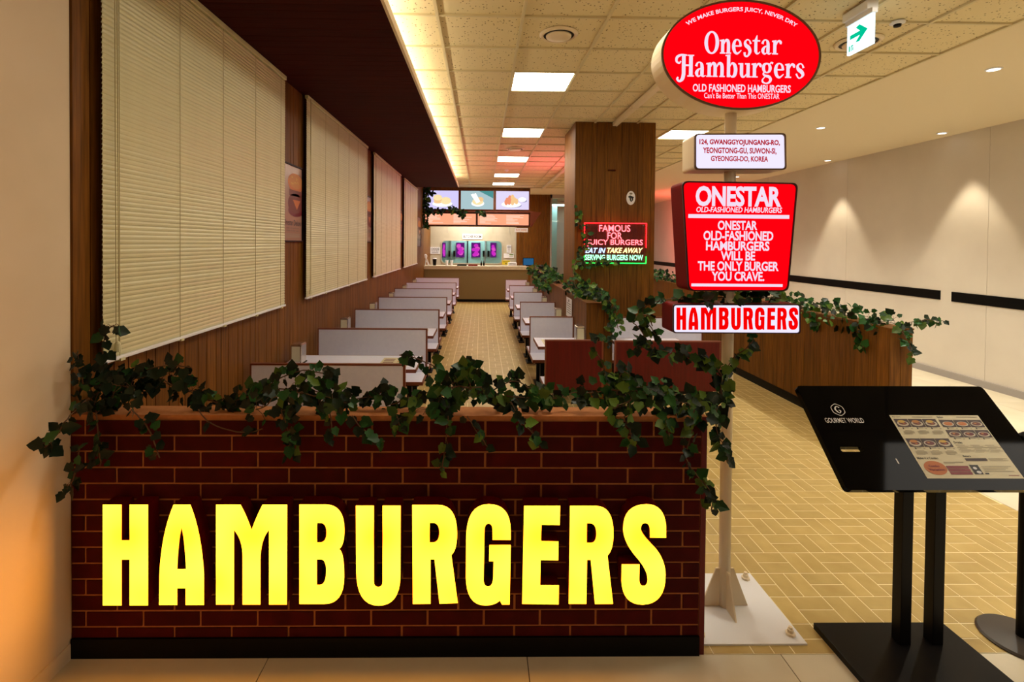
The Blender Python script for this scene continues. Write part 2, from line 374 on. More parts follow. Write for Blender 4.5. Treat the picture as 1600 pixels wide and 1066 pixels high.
# mall floor, large cream tiles
mf=thing('floor',None,None,(0,0,0),kind='structure')
struct('joint_bed',MB().box(XL-.1,9,-2.5,2.2,-.05,-.004).box(3.78,9,2.2,20,-.05,-.004),M['joint'],mf)
TW=1.15
for i in range(-2,8):
    x0=max(.22+i*TW,XL-.05); x1=min(.22+(i+1)*TW,8.9)
    if x1-x0<.05: continue
    for y1 in (2.195,1.59,.985,.38,-.22,-.82):
        obj('stone_tile',BB(x0+.0022,x1-.0022,y1-.603,y1,-.02,0),M['stone'],mf)
for i,x0 in enumerate((3.784,4.98,6.13)):
    x1=(4.98,6.13,6.66)[i]
    for j in range(15):
        obj('stone_tile',BB(x0+.0015,x1-.0015,2.2+j*1.2,2.2+j*1.2+1.197,-.02,0),M['stone'],mf)
# ------------------------------------------------------------------ ceiling
cl=[-.99,-.345,.30,.945,1.59,2.19,2.80,3.41,4.06]
rows=[3.765+.603*k for k in range(-9,20)]
ce=thing('ceiling',None,None,(0,0,ZC),kind='structure')
gb=MB()
for x in cl: gb.box(x-.012,x+.012,rows[0],15.25,ZC-.016,ZC+.03)
for y in rows:
    if y<15.25: gb.box(-.99,4.06,y-.009,y+.009,ZC-.014,ZC+.03)
obj('grid_bar',gb,M['grid'],ce)
lightcells={(2,5),(2,1),(2,9),(2,13),(2,17),(6,9),(6,1)}
# light cells are given as (column, row index counted so that the first seen panel is row 5)
ROW5=11  # rows[11] ~ 4.971
PAN=[(.325,.92,4.985,5.575),(.325,.92,2.57,3.16),(.325,.92,7.40,7.98),(.325,.92,9.81,10.39),(.325,.92,12.22,12.80),(.325,.92,14.05,14.60),(2.83,3.39,7.40,7.98),(2.83,3.39,2.57,3.16)]
tm={}
for i in range(len(cl)-1):
    for j in range(len(rows)-1):
        x0,x1,y0,y1=cl[i],cl[i+1],rows[j],rows[j+1]
        if y0>15.2: continue
        mx_,my_=(x0+x1)/2,(y0+y1)/2
        if any(a<mx_<b and c<my_<d for a,b,c,d in PAN): continue
        if i==0 and y0<1.9: pass
        k=(round(x1-x0,3),round(y1-y0,3))
        if k not in tm:
            tm[k]=BB(.008,k[0]-.008,.008,k[1]-.008,0,.02).mesh('ceiling_tile'); tm[k].materials.append(M['actile'])
        inst(tm[k],'ceiling_tile',(x0,y0,.002),ce)
names=['nearest','second','third','fourth','fifth','sixth','seventh','eighth']
lab={0:'square white ceiling light panel nearest the camera, right of the soffit edge',1:None,2:'second glowing ceiling panel down the aisle, level with the wooden column',3:'third glowing ceiling panel down the aisle, small',4:'fourth ceiling panel down the aisle, a thin bright strip',5:'farthest ceiling panel down the aisle, just before the menu screens',6:'ceiling panel right of the wooden column, behind the address sign'}
for q,(a,b,c,d) in enumerate(PAN):
    l=lab.get(q) or {5:'farthest ceiling panel down the aisle, just before the menu screens',1:'ceiling panel overhead above the brick wall, left of the oval sign',7:'ceiling panel overhead between the pylon sign and the menu stand',8:'ceiling panel overhead just in front of the brick wall',9:'ceiling panel overhead in the mall, right of the camera'}[q]
    t=thing('ceiling_light',l,'ceiling light',((a+b)/2,(c+d)/2,ZC-.01),'recessed square ceiling lights')
    f_=MB().box(a-.012,b+.012,c-.012,c,ZC-.012,ZC+.02).box(a-.012,b+.012,d,d+.012,ZC-.012,ZC+.02).box(a-.012,a,c,d,ZC-.012,ZC+.02).box(b,b+.012,c,d,ZC-.012,ZC+.02)
    obj('frame',f_,M['grid'],t); obj('diffuser',BB(a,b,c,d,ZC-.006,ZC+.004),M['panel'],t)
# corridor ceiling, falling slightly to the right wall
struct('ceiling',MB().hexa([(4.06,-2.5,3.57),(6.9,-2.5,3.415),(6.9,20,3.415),(4.06,20,3.57),(4.06,-2.5,3.62),(6.9,-2.5,3.5),(6.9,20,3.5),(4.06,20,3.62)]),M['corrceil'])
struct('ceiling',BB(-1.9,4.06,15.25,20,3.57,3.62),M['corrceil'])
struct('trim_1',BB(4.05,4.066,-1.6,20,3.562,3.60),M['joint'])
struct('ceiling',BB(-1.95,4.1,-1.7,15.25,3.72,3.76),M['corrceil'])
# soffit with cove
so=thing('ceiling',None,None,(-1.2,8,3.31),kind='structure')
struct('soffit_core',BB(-1.9,-.615,2.0,13.08,3.33,3.36),M['wooddark'],so)
y=2.0; k=0
while y<13.05:
    w=[.13,.09,.11,.15][k%4]; y1=min(y+w,13.1)
    obj('plank',BB(-1.9,-.62,y+.002,y1-.002,3.31,3.33),M['wooddark'],so); y=y1;k+=1
struct('trim_2',BB(-.62,-.60,2.0,13.1,3.31,3.375),M['plaster'])
struct('trim_3',BB(-1.9,-.6,13.08,13.1,3.33,3.40),M['wooddark'])
cv=thing('cove_strip_light','warm glowing strip of light hidden behind the edge of the dark wooden soffit','strip light',(-.80,7.5,3.362))
obj('channel',MB().box(-.83,-.77,2.1,13.0,3.361,3.368),M['white'],cv); obj('led_strip',BB(-.82,-.78,2.1,13.0,3.368,3.374),M['cove'],cv)
# ------------------------------------------------------------------ left wall
struct('wall_left',BB(-1.95,-1.80,-2.5,2.2,0,3.57),M['plaster'])
struct('baseboard_left',BB(-1.80,-1.792,-2.5,2.185,0,.07),M['plaster'])
WIN=[(2.30,4.44),(4.96,7.61),(8.05,10.75),(11.20,13.56)]
wl=thing('wall_left',None,None,(XL,8,0),kind='structure')
struct('wall_core',MB().box(-1.99,-1.93,2.14,17.6,0,3.57),M['wooddark'],wl)
y=2.2;k=0; ws=[.10,.115,.065,.10,.135,.075,.12,.09,.06,.14]; OPN=[(a*1.03+.01,b) for a,b in WIN]; cuts=sorted([a for a,b in OPN]+[b for a,b in WIN]+[17.5])
while y<17.49:
    w=ws[k%10]; y1=y+w
    for c in cuts:
        if y+.001<c<y1+.03: y1=c
    y1=min(y1,17.5); mid=(y+y1)/2
    zt=1.27 if any(a<mid<b for a,b in OPN) else (3.31 if mid<13.1 else 3.57)
    obj('plank',BB(-1.93,XL,y+.0035,y1-.0035,0,zt),M['wood'],wl); y=y1;k+=1
struct('baseboard_left',BB(XL,XL+.012,2.31,15.2,0,.09),M['black'])
ordw=['first','second','third','fourth']
bl_lab=['widest cream venetian blind on the left wall, nearest the camera','second venetian blind from the camera, with the food poster on its left','third venetian blind along the left wall, tinted pink','farthest small venetian blind on the left wall, before the counter']
for q,(a,b) in enumerate(WIN):
    w=thing('window_%d'%(q+1),None,None,(XL,(a+b)/2,1.27),kind='structure')
    obj('window_frame',MB().box(-1.93,-1.785,OPN[q][0],OPN[q][0]+.025,1.27,3.31).box(-1.93,-1.785,b-.025,b,1.27,3.31).box(-1.93,-1.785,OPN[q][0]+.025,b-.025,1.27,1.285),M['blackmat'],w)
    obj('window_pane',BB(-1.925,-1.915,OPN[q][0]+.025,b-.025,1.285,3.31),M['glass'],w)
    t=thing('venetian_blind',bl_lab[q],'blind',(-1.745,(a+b)/2,1.28),'venetian blinds on the left wall')
    ya,yb=a+.012,b-.012; W_=yb-ya; O=ORG[t]
    obj('head_rail',BB(-1.762,-1.728,ya,yb,3.272,3.306),M['blind'],t,bevel=.003)
    obj('bottom_rail',BB(-1.76,-1.730,ya,yb,1.276,1.292),M['white'],t,bevel=.003)
    # curved slat
    s=MB(); c=[(-.0035,-.0135),(.0015,-.005),(.0030,.004),(.0005,.0135)]
    vs=[];
    for yy in (ya-O.y,yb-O.y):
        for (x,z) in c: vs.append((x,yy,z))
    for yy in (ya-O.y,yb-O.y):
        for (x,z) in c: vs.append((x-.0008,yy,z))
    s.add(vs,[(i,i+4,i+5,i+1) for i in range(3)]+[(8+i,8+i+1,8+i+5,8+i+4) for i in range(3)]+[(0,8,12,4),(3,7,15,11)])
    me=s.mesh('slat'); me.materials.append(M['blind'])
    z=1.305; i=0
    while z<3.268:
        inst(me,'slat',(0,0,z-O.z),t,rot=(0,.05*math.sin(i*1.7)+R.uniform(-.03,.03),0)); z+=.0232; i+=1
    cd=MB(); nn=max(3,int(W_/.45))
    for i in range(nn+1):
        yy=ya+.10+(W_-.2)*i/nn
        cd.cyl((-1.738,yy,1.29),(-1.738,yy,3.28),.0016,n=5)
    obj('ladder_cord',cd,M['cord'],t)
    cb=MB()
    for i in range(nn+1):
        yy=ya+.10+(W_-.2)*i/nn; cb.box(-1.765,-1.722,yy-.015,yy+.015,1.270,1.282)
    obj('cord_clip',cb,M['blind'],t)
    p=MB().cyl((-1.72,ya+.05,1.36),(-1.722,ya+.05,3.28),.002,n=5).cyl((-1.72,ya+.07,1.36),(-1.722,ya+.062,3.28),.002,n=5)
    obj('pull_cord',p,M['cord'],t); obj('cord_tassel',MB().lathe([(.006,.05),(.012,.04),(.016,0)],(-1.72,ya+.06,1.32),10),M['blind'],t)
# posters
def poster(y0,y1,z0,z1,label,style,x=-1.785):
    t=thing('framed_poster',label,'poster',(x,(y0+y1)/2,z0),'framed burger posters between the blinds')
    obj('frame',MB().box(x-.003,x+.018,y0-.012,y0,z0-.012,z1+.012).box(x-.003,x+.018,y1,y1+.012,z0-.012,z1+.012).box(x-.003,x+.018,y0,y1,z0-.012,z0).box(x-.003,x+.018,y0,y1,z1,z1+.012),M['black'],t)
    obj('poster_sheet',BB(x,x+.006,y0,y1,z0,z1),M['posterg' if style!=2 else 'redret'],t)
    w=y1-y0;h=z1-z0
    f=Flat((x+.0066,y0,z0),(0,1,0),(0,0,1))
    cx=w*.66
    f.ell('orange/burger_picture',cx,h*.78,w*.42,h*.13,0,20); 
    f.ell('bun/burger_picture',cx,h*.80,w*.38,h*.10,.0004,20)
    for _ in range(16): f.ell('bun2/seeds',cx+R.uniform(-.25,.25)*w,h*(.80+R.uniform(-.05,.06)),w*.02,h*.008,.0006,6)
    f.rect('patty/burger_picture',w*.3,h*.60,w,h*.68,.0002)
    f.ell('patty/burger_picture',cx,h*.50,w*.42,h*.14,.0002,20); f.poly('orange/burger_picture',[(w*.5,h*.55),(w*.92,h*.55),(w*.72,h*.42)],.0005)
    f.ell('redret/burger_picture',cx,h*.40,w*.40,h*.08,.0001)
    f.raw('ink/lettering',text('Onestar Deluxe',w*.05,h*.20,w*.95,h*.28,.01),.0004)
    f.raw('ink/lettering',text('Made on the grill for you',w*.18,h*.155,w*.82,h*.175,.0),.0004)
    f.raw('ink/lettering',text('Have it your way',w*.18,h*.12,w*.82,h*.14,.0),.0004)
    for k in range(4): f.rect('greyink/lettering',w*.05,h*(.085-.015*k),w*.9,h*(.09-.015*k),.0004)
    f.out(t,{'orange':'burger_picture'})
poster(4.475,4.94,1.86,2.56,'framed burger poster between the first and second blinds, reading Onestar Deluxe',1)
poster(7.64,8.03,1.86,2.56,'framed burger poster between the second and third blinds',1)
poster(10.79,11.17,1.86,2.56,'framed burger poster between the third and fourth blinds',1)
poster(13.75,14.6,1.75,2.56,'farthest framed poster on the left wall, past the last blind',2)
# ------------------------------------------------------------------ right wall and far end
rw=thing('wall_right',None,None,(6.64,8,0),kind='structure')
struct('wall_core',BB(6.66,6.8,-2.5,20,0,3.5),M['whitewall'],rw)
yy=[-2.5,-.9,1.5,3.9,6.40,8.92,11.4,13.8,16.2,18.6,20]
for a,b in zip(yy,yy[1:]): obj('wall_panel',BB(6.638+R.uniform(-.003,.003),6.66,a+.002,b-.002,0,3.5),M['whitewall'],rw)
obj('black_stripe',MB().box(6.627,6.640,7.05,20,1.09,1.222),M['black'],rw); obj('black_stripe',BB(6.627,6.640,-2.5,6.875,1.085,1.222),M['black'],rw)
struct('baseboard_right',BB(6.615,6.64,-2.5,20,0,.092),M['grey'])
struct('wall_back',BB(2.9,6.7,19.9,20,0,3.6),M['whitewall'])
# downlights
dl=[(4.81,4.62,'large round downlight in the corridor ceiling, nearest the right edge'),(4.81,7.0,'round downlight in the corridor ceiling, right of the address sign'),(6.42,6.85,'round downlight close to the white wall, above the brighter scallop'),(6.42,9.14,'round downlight close to the white wall, above the left scallop'),(4.81,9.4,'small far downlight in the corridor ceiling, behind the address sign'),(6.0,11.6,'farthest small downlight seen beside the address sign')]
for x,y,l in dl:
    z=3.57-(x-4.06)*.0545
    t=thing('downlight',l,'downlight',(x,y,z-.01),'corridor downlights')
    obj('trim_ring',MB().lathe([(.062,.02),(.062,-.0),(.05,-.004),(.046,.003)],(x,y,z-.004),24),M['white'],t)
    obj('lens',MB().lathe([(.001,.002),(.045,0),(.045,.004)],(x,y,z-.0065),20),M['bulb'],t)
def diffuser(x,y,r,l):
    t=thing('round_air_diffuser',l,'air vent',(x,y,ZC-.02),'round ceiling air vents')
    obj('outer_ring',MB().lathe([(r*.78,0),(r*.80,-.016),(r*.9,-.018),(r,-.004),(r,0)],(x,y,ZC-.004),32),M['cream'],t,smooth=True)
    obj('dark_throat',MB().lathe([(r*.02,0),(r*.79,0),(r*.79,-.002)],(x,y,ZC-.012),28),M['blackmat'],t)
    obj('centre_disc',MB().lathe([(r*.66,0),(r*.64,-.012),(r*.3,-.018),(.003,-.02)],(x,y,ZC-.018),28),M['cream'],t,smooth=True)
diffuser(.62,4.08,.158,'round ceiling air vent between the cove and the oval sign')
diffuser(3.15,4.14,.175,'round ceiling air vent behind the green exit sign')
diffuser(.60,9.0,.17,'round ceiling air vent between the second and third light panels')
diffuser(.575,13.5,.17,'farthest tiny round ceiling air vent, near the menu screens')
for x,y,l in [(.578,11.6,'small white smoke detector under the ceiling beyond the third light panel'),(3.16,3.76,'small round sensor on the speckled ceiling, right of the exit sign'),(3.0,8.9,'small smoke detector on the ceiling right of the wooden column')]:
    t=thing('smoke_detector',l,'smoke detector',(x,y,ZC-.04),'small ceiling sensors')
    obj('base',MB().lathe([(.05,0),(.05,-.012),(.03,-.02)],(x,y,ZC-.006),20),M['white'],t,smooth=True)
    obj('sensor_head',MB().lathe([(.026,0),(.024,-.016),(.006,-.022)],(x,y,ZC-.026),16),M['blackmat' if y<5 else 'white'],t)
t=thing('ceiling_rail','long cream metal rail fixed under the ceiling, ending at the wooden column','rail',(1.86,4.5,ZC-.07))
obj('rail_box',BB(1.83,1.90,3.9,7.0,ZC-.06,ZC-.01),M['cream'],t,bevel=.004); obj('rail_box',BB(1.83,1.90,1.2,3.895,ZC-.06,ZC-.01),M['cream'],t,bevel=.004)
obj('joint_clip',BB(1.822,1.908,6.05,6.08,ZC-.066,ZC-.008),M['cream'],t)
obj('rail_box',BB(1.83,1.90,8.0,15.2,ZC-.06,ZC-.01),M['cream'],t,bevel=.004)
# ------------------------------------------------------------------ column
CXA,CXB,CYA,CYB=1.315,2.45,6.99,7.88
co=thing('wall_column',None,None,((CXA+CXB)/2,(CYA+CYB)/2,0),kind='structure')
struct('column_core',BB(CXA+.015,CXB-.015,CYA+.015,CYB-.015,0,3.57),M['wooddark'],co)
def planks(x0,x1,fixed,axis,z0,z1,parent,seed,side=1,th=.015,ws=(.10,.135,.07,.115,.085,.15)):
    a=x0;k=seed
    while a<x1-.001:
        b=a+ws[k%len(ws)]
        if b>x1-.03: b=x1
        if axis=='x': mb=BB(a+.002,b-.002,min(fixed,fixed+th*side),max(fixed,fixed+th*side),z0,z1)
        else: mb=BB(min(fixed,fixed+th*side),max(fixed,fixed+th*side),a+.002,b-.002,z0,z1)
        obj('plank',mb,M['wood'],parent); a=b;k+=1
planks(CXA,CXB,CYA,'x',0,3.57,co,0)
planks(CYA,CYB,CXA,'y',0,3.57,co,2)
planks(CYA,CYB,CXB,'y',0,3.57,co,1,-1)
planks(CXA,CXB,CYB,'x',0,3.57,co,3,-1)
t=thing('cable_cover','narrow vertical wooden cover strip high on the front of the column','cable cover',(1.83,6.98,2.9))
obj('cover_box',BB(1.77,1.885,6.962,6.99,2.90,3.55),M['wood'],t,bevel=.004); obj('end_cap',BB(1.775,1.88,6.960,6.985,2.885,2.90),M['wooddark'],t)
t=thing('oval_plaque','small white oval plaque on the wooden column above the neon sign','plaque',(2.105,6.98,2.40))
pf=Flat((2.105,6.985,2.505),(1,0,0),(0,0,1))
pts=[(.062*math.cos(a*math.pi/16),.098*math.sin(a*math.pi/16)) for a in range(32)]
mb=MB(); mb.add([(2.105+x,6.988,2.505+z) for x,z in pts]+[(2.105+x,6.974,2.505+z) for x,z in pts],[tuple(range(32)),tuple(range(32,64))[::-1]]+[(i,(i+1)%32,32+(i+1)%32,32+i) for i in range(32)][::1])
obj('plaque_body',mb,M['white'],t)
f=Flat((2.105,6.9735,2.505),(1,0,0),(0,0,1))
f.raw('ink/emblem',stroke([(-.035,.01,.02),(-.01,.02,.03),(.02,.005,.03),(.035,.015,.02)])).raw('ink/emblem',stroke([(-.01,.01,.02),(-.005,-.03,.02),(.01,-.055,.01)])).raw('ink/emblem',stroke([(.02,.01,.02),(.022,-.02,.02),(.015,-.045,.012)])).ell('greyink/emblem_top',0,.06,.022,.014)
f.out(t)
# neon sign on the column
NX0,NX1,NZ0,NZ1=1.44,2.31,1.585,2.145; NY=6.90
t=thing('neon_sign','glowing red and green neon sign on the column reading FAMOUS FOR JUICY BURGERS','neon sign',((NX0+NX1)/2,NY,NZ0))
M['acryl']=mat('clear_red_acrylic',(.8,.3,.25),.05,trans=.95)
obj('acrylic_backing',BB(NX0,NX1,NY+.03,NY+.036,NZ0,NZ1),M['acryl'],t)
for x in (NX0+.04,NX1-.04):
    for z in (NZ0+.04,NZ1-.03): obj('standoff',MB().cyl((x,NY+.02,z),(x,6.99,z),.008,n=10),M['chrome'],t)
M['npink']=emat('pink_neon_tube',(1,.13,.15),4.0); M['nred']=emat('red_neon_tube',(1,.008,.012),9.0); M['nblue']=emat('blue_neon_tube',(.45,.65,1),2.4)
M['nyel']=emat('warm_white_neon_tube',(1,.78,.30),2.6); M['ngreen']=emat('green_neon_tube',(.35,1,.55),2.4); M['ngl']=emat('green_neon_edge',(.01,1,.08),4.0)
n=Flat((0,NY,0),(1,0,0),(0,0,1))
def nt(k,s,px,bold=.0,sh=0):
    a=at(px[0],px[3],Y=NY);b=at(px[2],px[1],Y=NY)
    n.raw(k,text(s,a.x,a.z,b.x,b.z,bold,sh))
sc=984/120; Q=lambda x0,y0,x1,y1:(900+x0/sc,290+y0/sc,900+x1/sc,290+y1/sc)
nt('npink/neon_lettering','FAMOUS',Q(297,508,697,590),.008); nt('npink/neon_lettering','FOR',Q(403,600,590,685),.008); nt('npink/neon_lettering','JUICY BURGERS',Q(145,695,857,780),.008)
nt('nblue/neon_lettering','EAT IN',Q(120,800,380,865),.02,.3); nt('nyel/neon_lettering','TAKE AWAY',Q(400,800,857,865),.02,.3); nt('ngreen/neon_lettering','SERVING BURGERS NOW',Q(115,890,860,955),.02)
n.out(t)
tb=MB()
for a,b in (((NX0,NZ1),(NX1,NZ1)),((NX1,NZ1),(NX1,NZ0+.22)),((NX0,NZ0+.22),(NX0,NZ1))): tb.cyl((a[0],NY+.01,a[1]),(b[0],NY+.01,b[1]),.005,n=8)
obj('red_tube',tb,M['nred'],t)
tb=MB()
for a,b in (((NX0,NZ0),(NX1,NZ0)),((NX1,NZ0),(NX1,NZ0+.1)),((NX0,NZ0),(NX0,NZ0+.1))): tb.cyl((a[0],NY+.01,a[1]),(b[0],NY+.01,b[1]),.005,n=8)
obj('green_tube',tb,M['ngl'],t)
t=thing('paper_notice','small white paper notice on the side of the low wooden wall by the column','notice',(1.19,6.6,1.03))
a=at(881.5,472,Y=6.9); 
obj('sheet',BB(1.186,1.19,6.45,6.85,.86,1.12),M['white'],t)
f=Flat((1.1855,6.85,.86),(0,-1,0),(0,0,1))
for k in range(5): f.rect('ink/lettering',.06,.06+.03*k,.34,.068+.03*k)
f.ell('ink/lettering',.2,.225,.03,.02); f.out(t)
# ------------------------------------------------------------------ low wooden walls
lw=thing('low_wooden_wall','low wooden plank wall topped with ivy, running from behind the red bench panels past the column','low wall',(1.35,8.8,0))
obj('core',MB().box(1.215,1.485,5.615,6.985,.0,1.165).box(1.215,1.31,6.985,7.885,0,1.165).box(1.215,1.485,7.89,12.0,0,1.165),M['wooddark'],lw)
planks(5.6,12.0,1.2,'y',0.08,1.165,lw,0)
planks(1.2,1.5,5.6,'x',0.08,1.165,lw,1)
planks(5.6,6.98,1.5,'y',0.08,1.165,lw,3,-1)
obj('cap',MB().box(1.195,1.505,5.595,6.985,1.165,1.185).box(1.195,1.312,6.985,7.885,1.165,1.185).box(1.195,1.505,7.89,12.01,1.165,1.185),M['wood'],lw)
obj('toe_kick',MB().box(1.205,1.495,5.605,6.985,0,.08),M['black'],lw)
rp=thing('wooden_partition','long walnut plank partition along the corridor with ivy spilling over its top, behind the menu stand','partition',(3.8,8.4,0))
obj('core',BB(3.70,3.88,4.41,13.0,.1,1.10),M['wooddark'],rp)
planks(4.40,13.0,3.685,'y',.10,1.10,rp,0,ws=(.14,.10,.17,.12,.09,.15))
planks(3.685,3.895,4.395,'x',.10,1.10,rp,0)
obj('cap',BB(3.68,3.90,4.39,13.0,1.10,1.115),M['wood'],rp)
obj('toe_kick',BB(3.675,3.88,4.42,13.0,0,.10),M['black'],rp)
# ------------------------------------------------------------------ brick wall
BX0,BX1,BY=-1.795,1.02,2.2
bw=thing('low_brick_wall','low dark red brick wall across the front carrying the glowing HAMBURGERS letters','brick wall',((BX0+BX1)/2,2.26,0))
obj('mortar_bed',BB(BX0,.996,BY,2.31,.085,1.066),M['mortar'],bw)
obj('end_board',BB(.996,BX1,BY-.004,2.315,0.0,1.078),M['redret'],bw)
obj('cap',BB(BX0,BX1,BY-.002,2.32,1.066,1.080),M['mortar'],bw)
obj('toe_kick',BB(BX0,.996,BY-.012,2.3,0,.087),M['black'],bw)
zt=at(300,654.8,Y=2.2).z-.002; PB=.0711; LB=.2515; j1=at(224,667,Y=2.2).x; j2=at(183,692,Y=2.2).x
cache={}
for k in range(14):
    z1=zt-k*PB-.005; z0=zt-(k+1)*PB+.005
    z0=max(z0,.09)
    if z1-z0<.01: continue
    j=j1 if k%2==0 else j2
    for q in range(-3,13):
        a=max(j+q*LB+.005,BX0); b=min(j+(q+1)*LB-.005,.992)
        if b-a<.012: continue
        key=(round(b-a,4),round(z1-z0,4))
        if key not in cache:
            mb=BB(0,b-a,-.004,.01,0,z1-z0); me=mb.mesh('brick'); me.materials.append(M['brick']); cache[key]=me
        inst(cache[key],'brick',(a-ORG[bw].x,BY-ORG[bw].y-R.uniform(0,.0012),z0),bw)
# ------------------------------------------------------------------ big letters
def path(d,s,ox,oy):
    pts=[]
    for p in d:
        if p[0]=='c':
            x0,y0=pts[-1]; _,cx,cy,x1,y1=p
            for i in range(1,9):
                t=i/8; pts.append(((1-t)**2*x0+2*t*(1-t)*cx+t*t*x1,(1-t)**2*y0+2*t*(1-t)*cy+t*t*y1))
        else: pts.append(p)
    if abs(pts[0][0]-pts[-1][0])+abs(pts[0][1]-pts[-1][1])<.5: pts=pts[:-1]
    return [(ox+x/s,oy+y/s) for x,y in pts]
A3=(3.2,0,760);A5=(5.33,450,770);A4=(4.571,710,770)
GL=[('H',A3,[[(514,92),(608,92),(608,270),(648,270),(648,92),(740,92),(740,596),(648,596),(648,367),(608,367),(608,596),(514,596)]]),
('A',A3,[[(868,92),(952,92),('c',1008,230,1020,440),(1020,594),(928,594),(928,510),(886,510),(886,594),(795,594),(797,440),('c',808,230,868,92)],[(908,205),('c',926,290,930,415),(886,415),('c',890,290,908,205)]]),
('M',A3,[[(1080,92),(1203,92),('c',1235,150,1258,218),('c',1285,145,1313,92),(1436,92),(1434,592),(1345,592),(1345,218),('c',1302,270,1302,370),(1302,592),(1213,592),(1213,350),('c',1213,270,1170,218),(1170,592),(1080,592)]]),
('B',A5,[[(95,98),(310,98),('c',470,98,470,310),('c',470,440,425,470),('c',468,490,468,700),('c',468,928,300,928),(95,928)],[(242,253),(275,253),('c',320,258,320,330),('c',320,412,270,414),(242,414)],[(240,556),(275,556),('c',318,560,318,650),('c',318,768,265,768),(240,768)]]),
('U',A5,[[(565,108),(715,108),(715,740),('c',715,785,752,785),('c',788,785,788,740),(788,108),(938,108),(936,700),('c',930,942,752,942),('c',570,940,568,650)]]),
('R',A5,[[(1035,102),(1250,102),('c',1408,102,1408,340),('c',1408,480,1360,520),(1414,920),(1262,926),(1220,556),(1187,556),(1187,926),(1040,928)],[(1180,252),(1210,252),('c',1260,256,1260,330),('c',1260,414,1205,414),(1180,414)]]),
('G',A4,[[(272,338),(402,338),(402,270),('c',400,82,245,82),('c',84,82,84,330),(82,600),('c',84,806,220,806),('c',290,806,325,770),(340,800),(394,800),(402,374),(250,374),(248,490),(280,490),(278,600),('c',275,670,242,670),('c',208,670,208,620),(215,270),('c',215,222,245,222),('c',272,222,272,270)]]),
('E',A4,[[(498,94),(755,94),(752,232),(622,230),(619,345),(743,349),(741,484),(615,482),(612,660),(746,661),(744,799),(484,795)]]),
('R',A4,[[(826,94),(1010,94),('c',1136,96,1136,290),('c',1136,410,1093,450),(1133,795),(1004,796),(974,480),(947,480),(942,795),(817,795)],[(946,219),(970,219),('c',1013,222,1013,290),('c',1013,358,975,358),(945,358)]]),
('S',A4,[[(1396,322),(1512,322),(1512,240),('c',1500,82,1370,82),('c',1205,85,1205,260),('c',1208,350,1290,450),('c',1380,550,1380,620),('c',1378,666,1350,666),('c',1320,666,1320,620),(1322,512),(1195,512),(1193,630),('c',1200,800,1345,801),('c',1508,795,1508,590),('c',1508,480,1430,390),('c',1332,290,1332,260),('c',1332,218,1362,218),('c',1396,218,1396,270)]])]
LF=2.125
LPX=[]
where=['at the left end','second from the left','third letter from the left','fourth letter from the left','fifth letter from the left','first of the two letters R, before the G','between the R and the E','between the G and the second R','second of the two letters R, before the S','at the right end']
for (ch,A,loops),wh in zip(GL,where):
    px=[path(l,*A) for l in loops]; LPX.append(px)
    wl_=[[(at(x,y,Y=LF).x,at(x,y,Y=LF).z) for x,y in l] for l in px]
    xs=[p[0] for p in wl_[0]]; zs=[p[1] for p in wl_[0]]
    t=thing('channel_letter','glowing yellow letter %s, %s'%(ch,wh),'sign letter',((min(xs)+max(xs))/2,LF,min(zs)),'glowing letters on the brick wall')
    f=Flat((0,LF,0),(1,0,0),(0,0,1)); f.poly('letter/face',wl_[0],0,wl_[1:]); f.out(t)
    sd=MB()
    for l in wl_:
        k=len(l); sd.add([(x,LF+.001,z) for x,z in l]+[(x,BY+.002,z) for x,z in l],[(i,(i+1)%k,k+(i+1)%k,k+i) for i in range(k)])
    obj('return',sd,M['redret'],t)
# ------------------------------------------------------------------ pylon sign
PF=2.42; PBK=2.565; PC=1.258; PY=2.492
py=thing('pylon_sign','tall white pylon sign with a red oval reading Onestar Hamburgers and three lit boxes below','pylon sign',(PC,PY,0))
bp=obj('base_plate',MB().hexa([(.955,2.252,0),(1.495,2.252,0),(1.64,2.72,0),(.955,2.72,0),(.955,2.252,.006),(1.495,2.252,.006),(1.64,2.72,.006),(.955,2.72,.006)]) if 0 else BB(.97,1.525,2.245,2.735,0,.008),M['white'],py)
for x,y in ((1.48,2.30),(1.475,2.69),(1.05,2.30),(1.05,2.69)):
    b_=obj('anchor_bolt',MB().lathe([(.022,.008),(.022,.018),(.014,.02),(.014,.034),(.009,.035),(.009,.045),(.001,.046)],(x,y,0),8),M['cream'],py)
obj('pole',MB().cyl((PC,PY,.008),(PC-.006,PY,2.55),.0275,n=24),M['cream'],py,smooth=True)
for dx,dy in ((1,0),(-1,0),(0,-1),(0,1)):
    e=.026; h=.20; l=.12
    if dx: mb=MB().hexa([(PC+dx*.02,PY-.004,.008),(PC+dx*l,PY-.004,.008),(PC+dx*l,PY+.004,.008),(PC+dx*.02,PY+.004,.008),(PC+dx*.02,PY-.004,h),(PC+dx*.045,PY-.004,h),(PC+dx*.045,PY+.004,h),(PC+dx*.02,PY+.004,h)])
    else: mb=MB().hexa([(PC-.004,PY+dy*.02,.008),(PC+.004,PY+dy*.02,.008),(PC+.004,PY+dy*l,.008),(PC-.004,PY+dy*l,.008),(PC-.004,PY+dy*.02,h),(PC+.004,PY+dy*.02,h),(PC+.004,PY+dy*.045,h),(PC-.004,PY+dy*.045,h)])
    obj('gusset',mb,M['cream'],py)
def loopw(px,Y=PF): return [(at(x,y,Y=Y).x,at(x,y,Y=Y).z) for x,y in px]
def rounded(c,r,n=5):
    out=[];k=len(c)
    for i in range(k):
        p=Vector(c[i]);a=(Vector(c[i-1])-p).normalized();b=(Vector(c[(i+1)%k])-p).normalized()
        s,e=p+a*r,p+b*r
        for j in range(n+1):
            t=j/n; q=s*(1-t)**2+p*2*t*(1-t)+e*t*t; out.append((q.x,q.y))
    return out
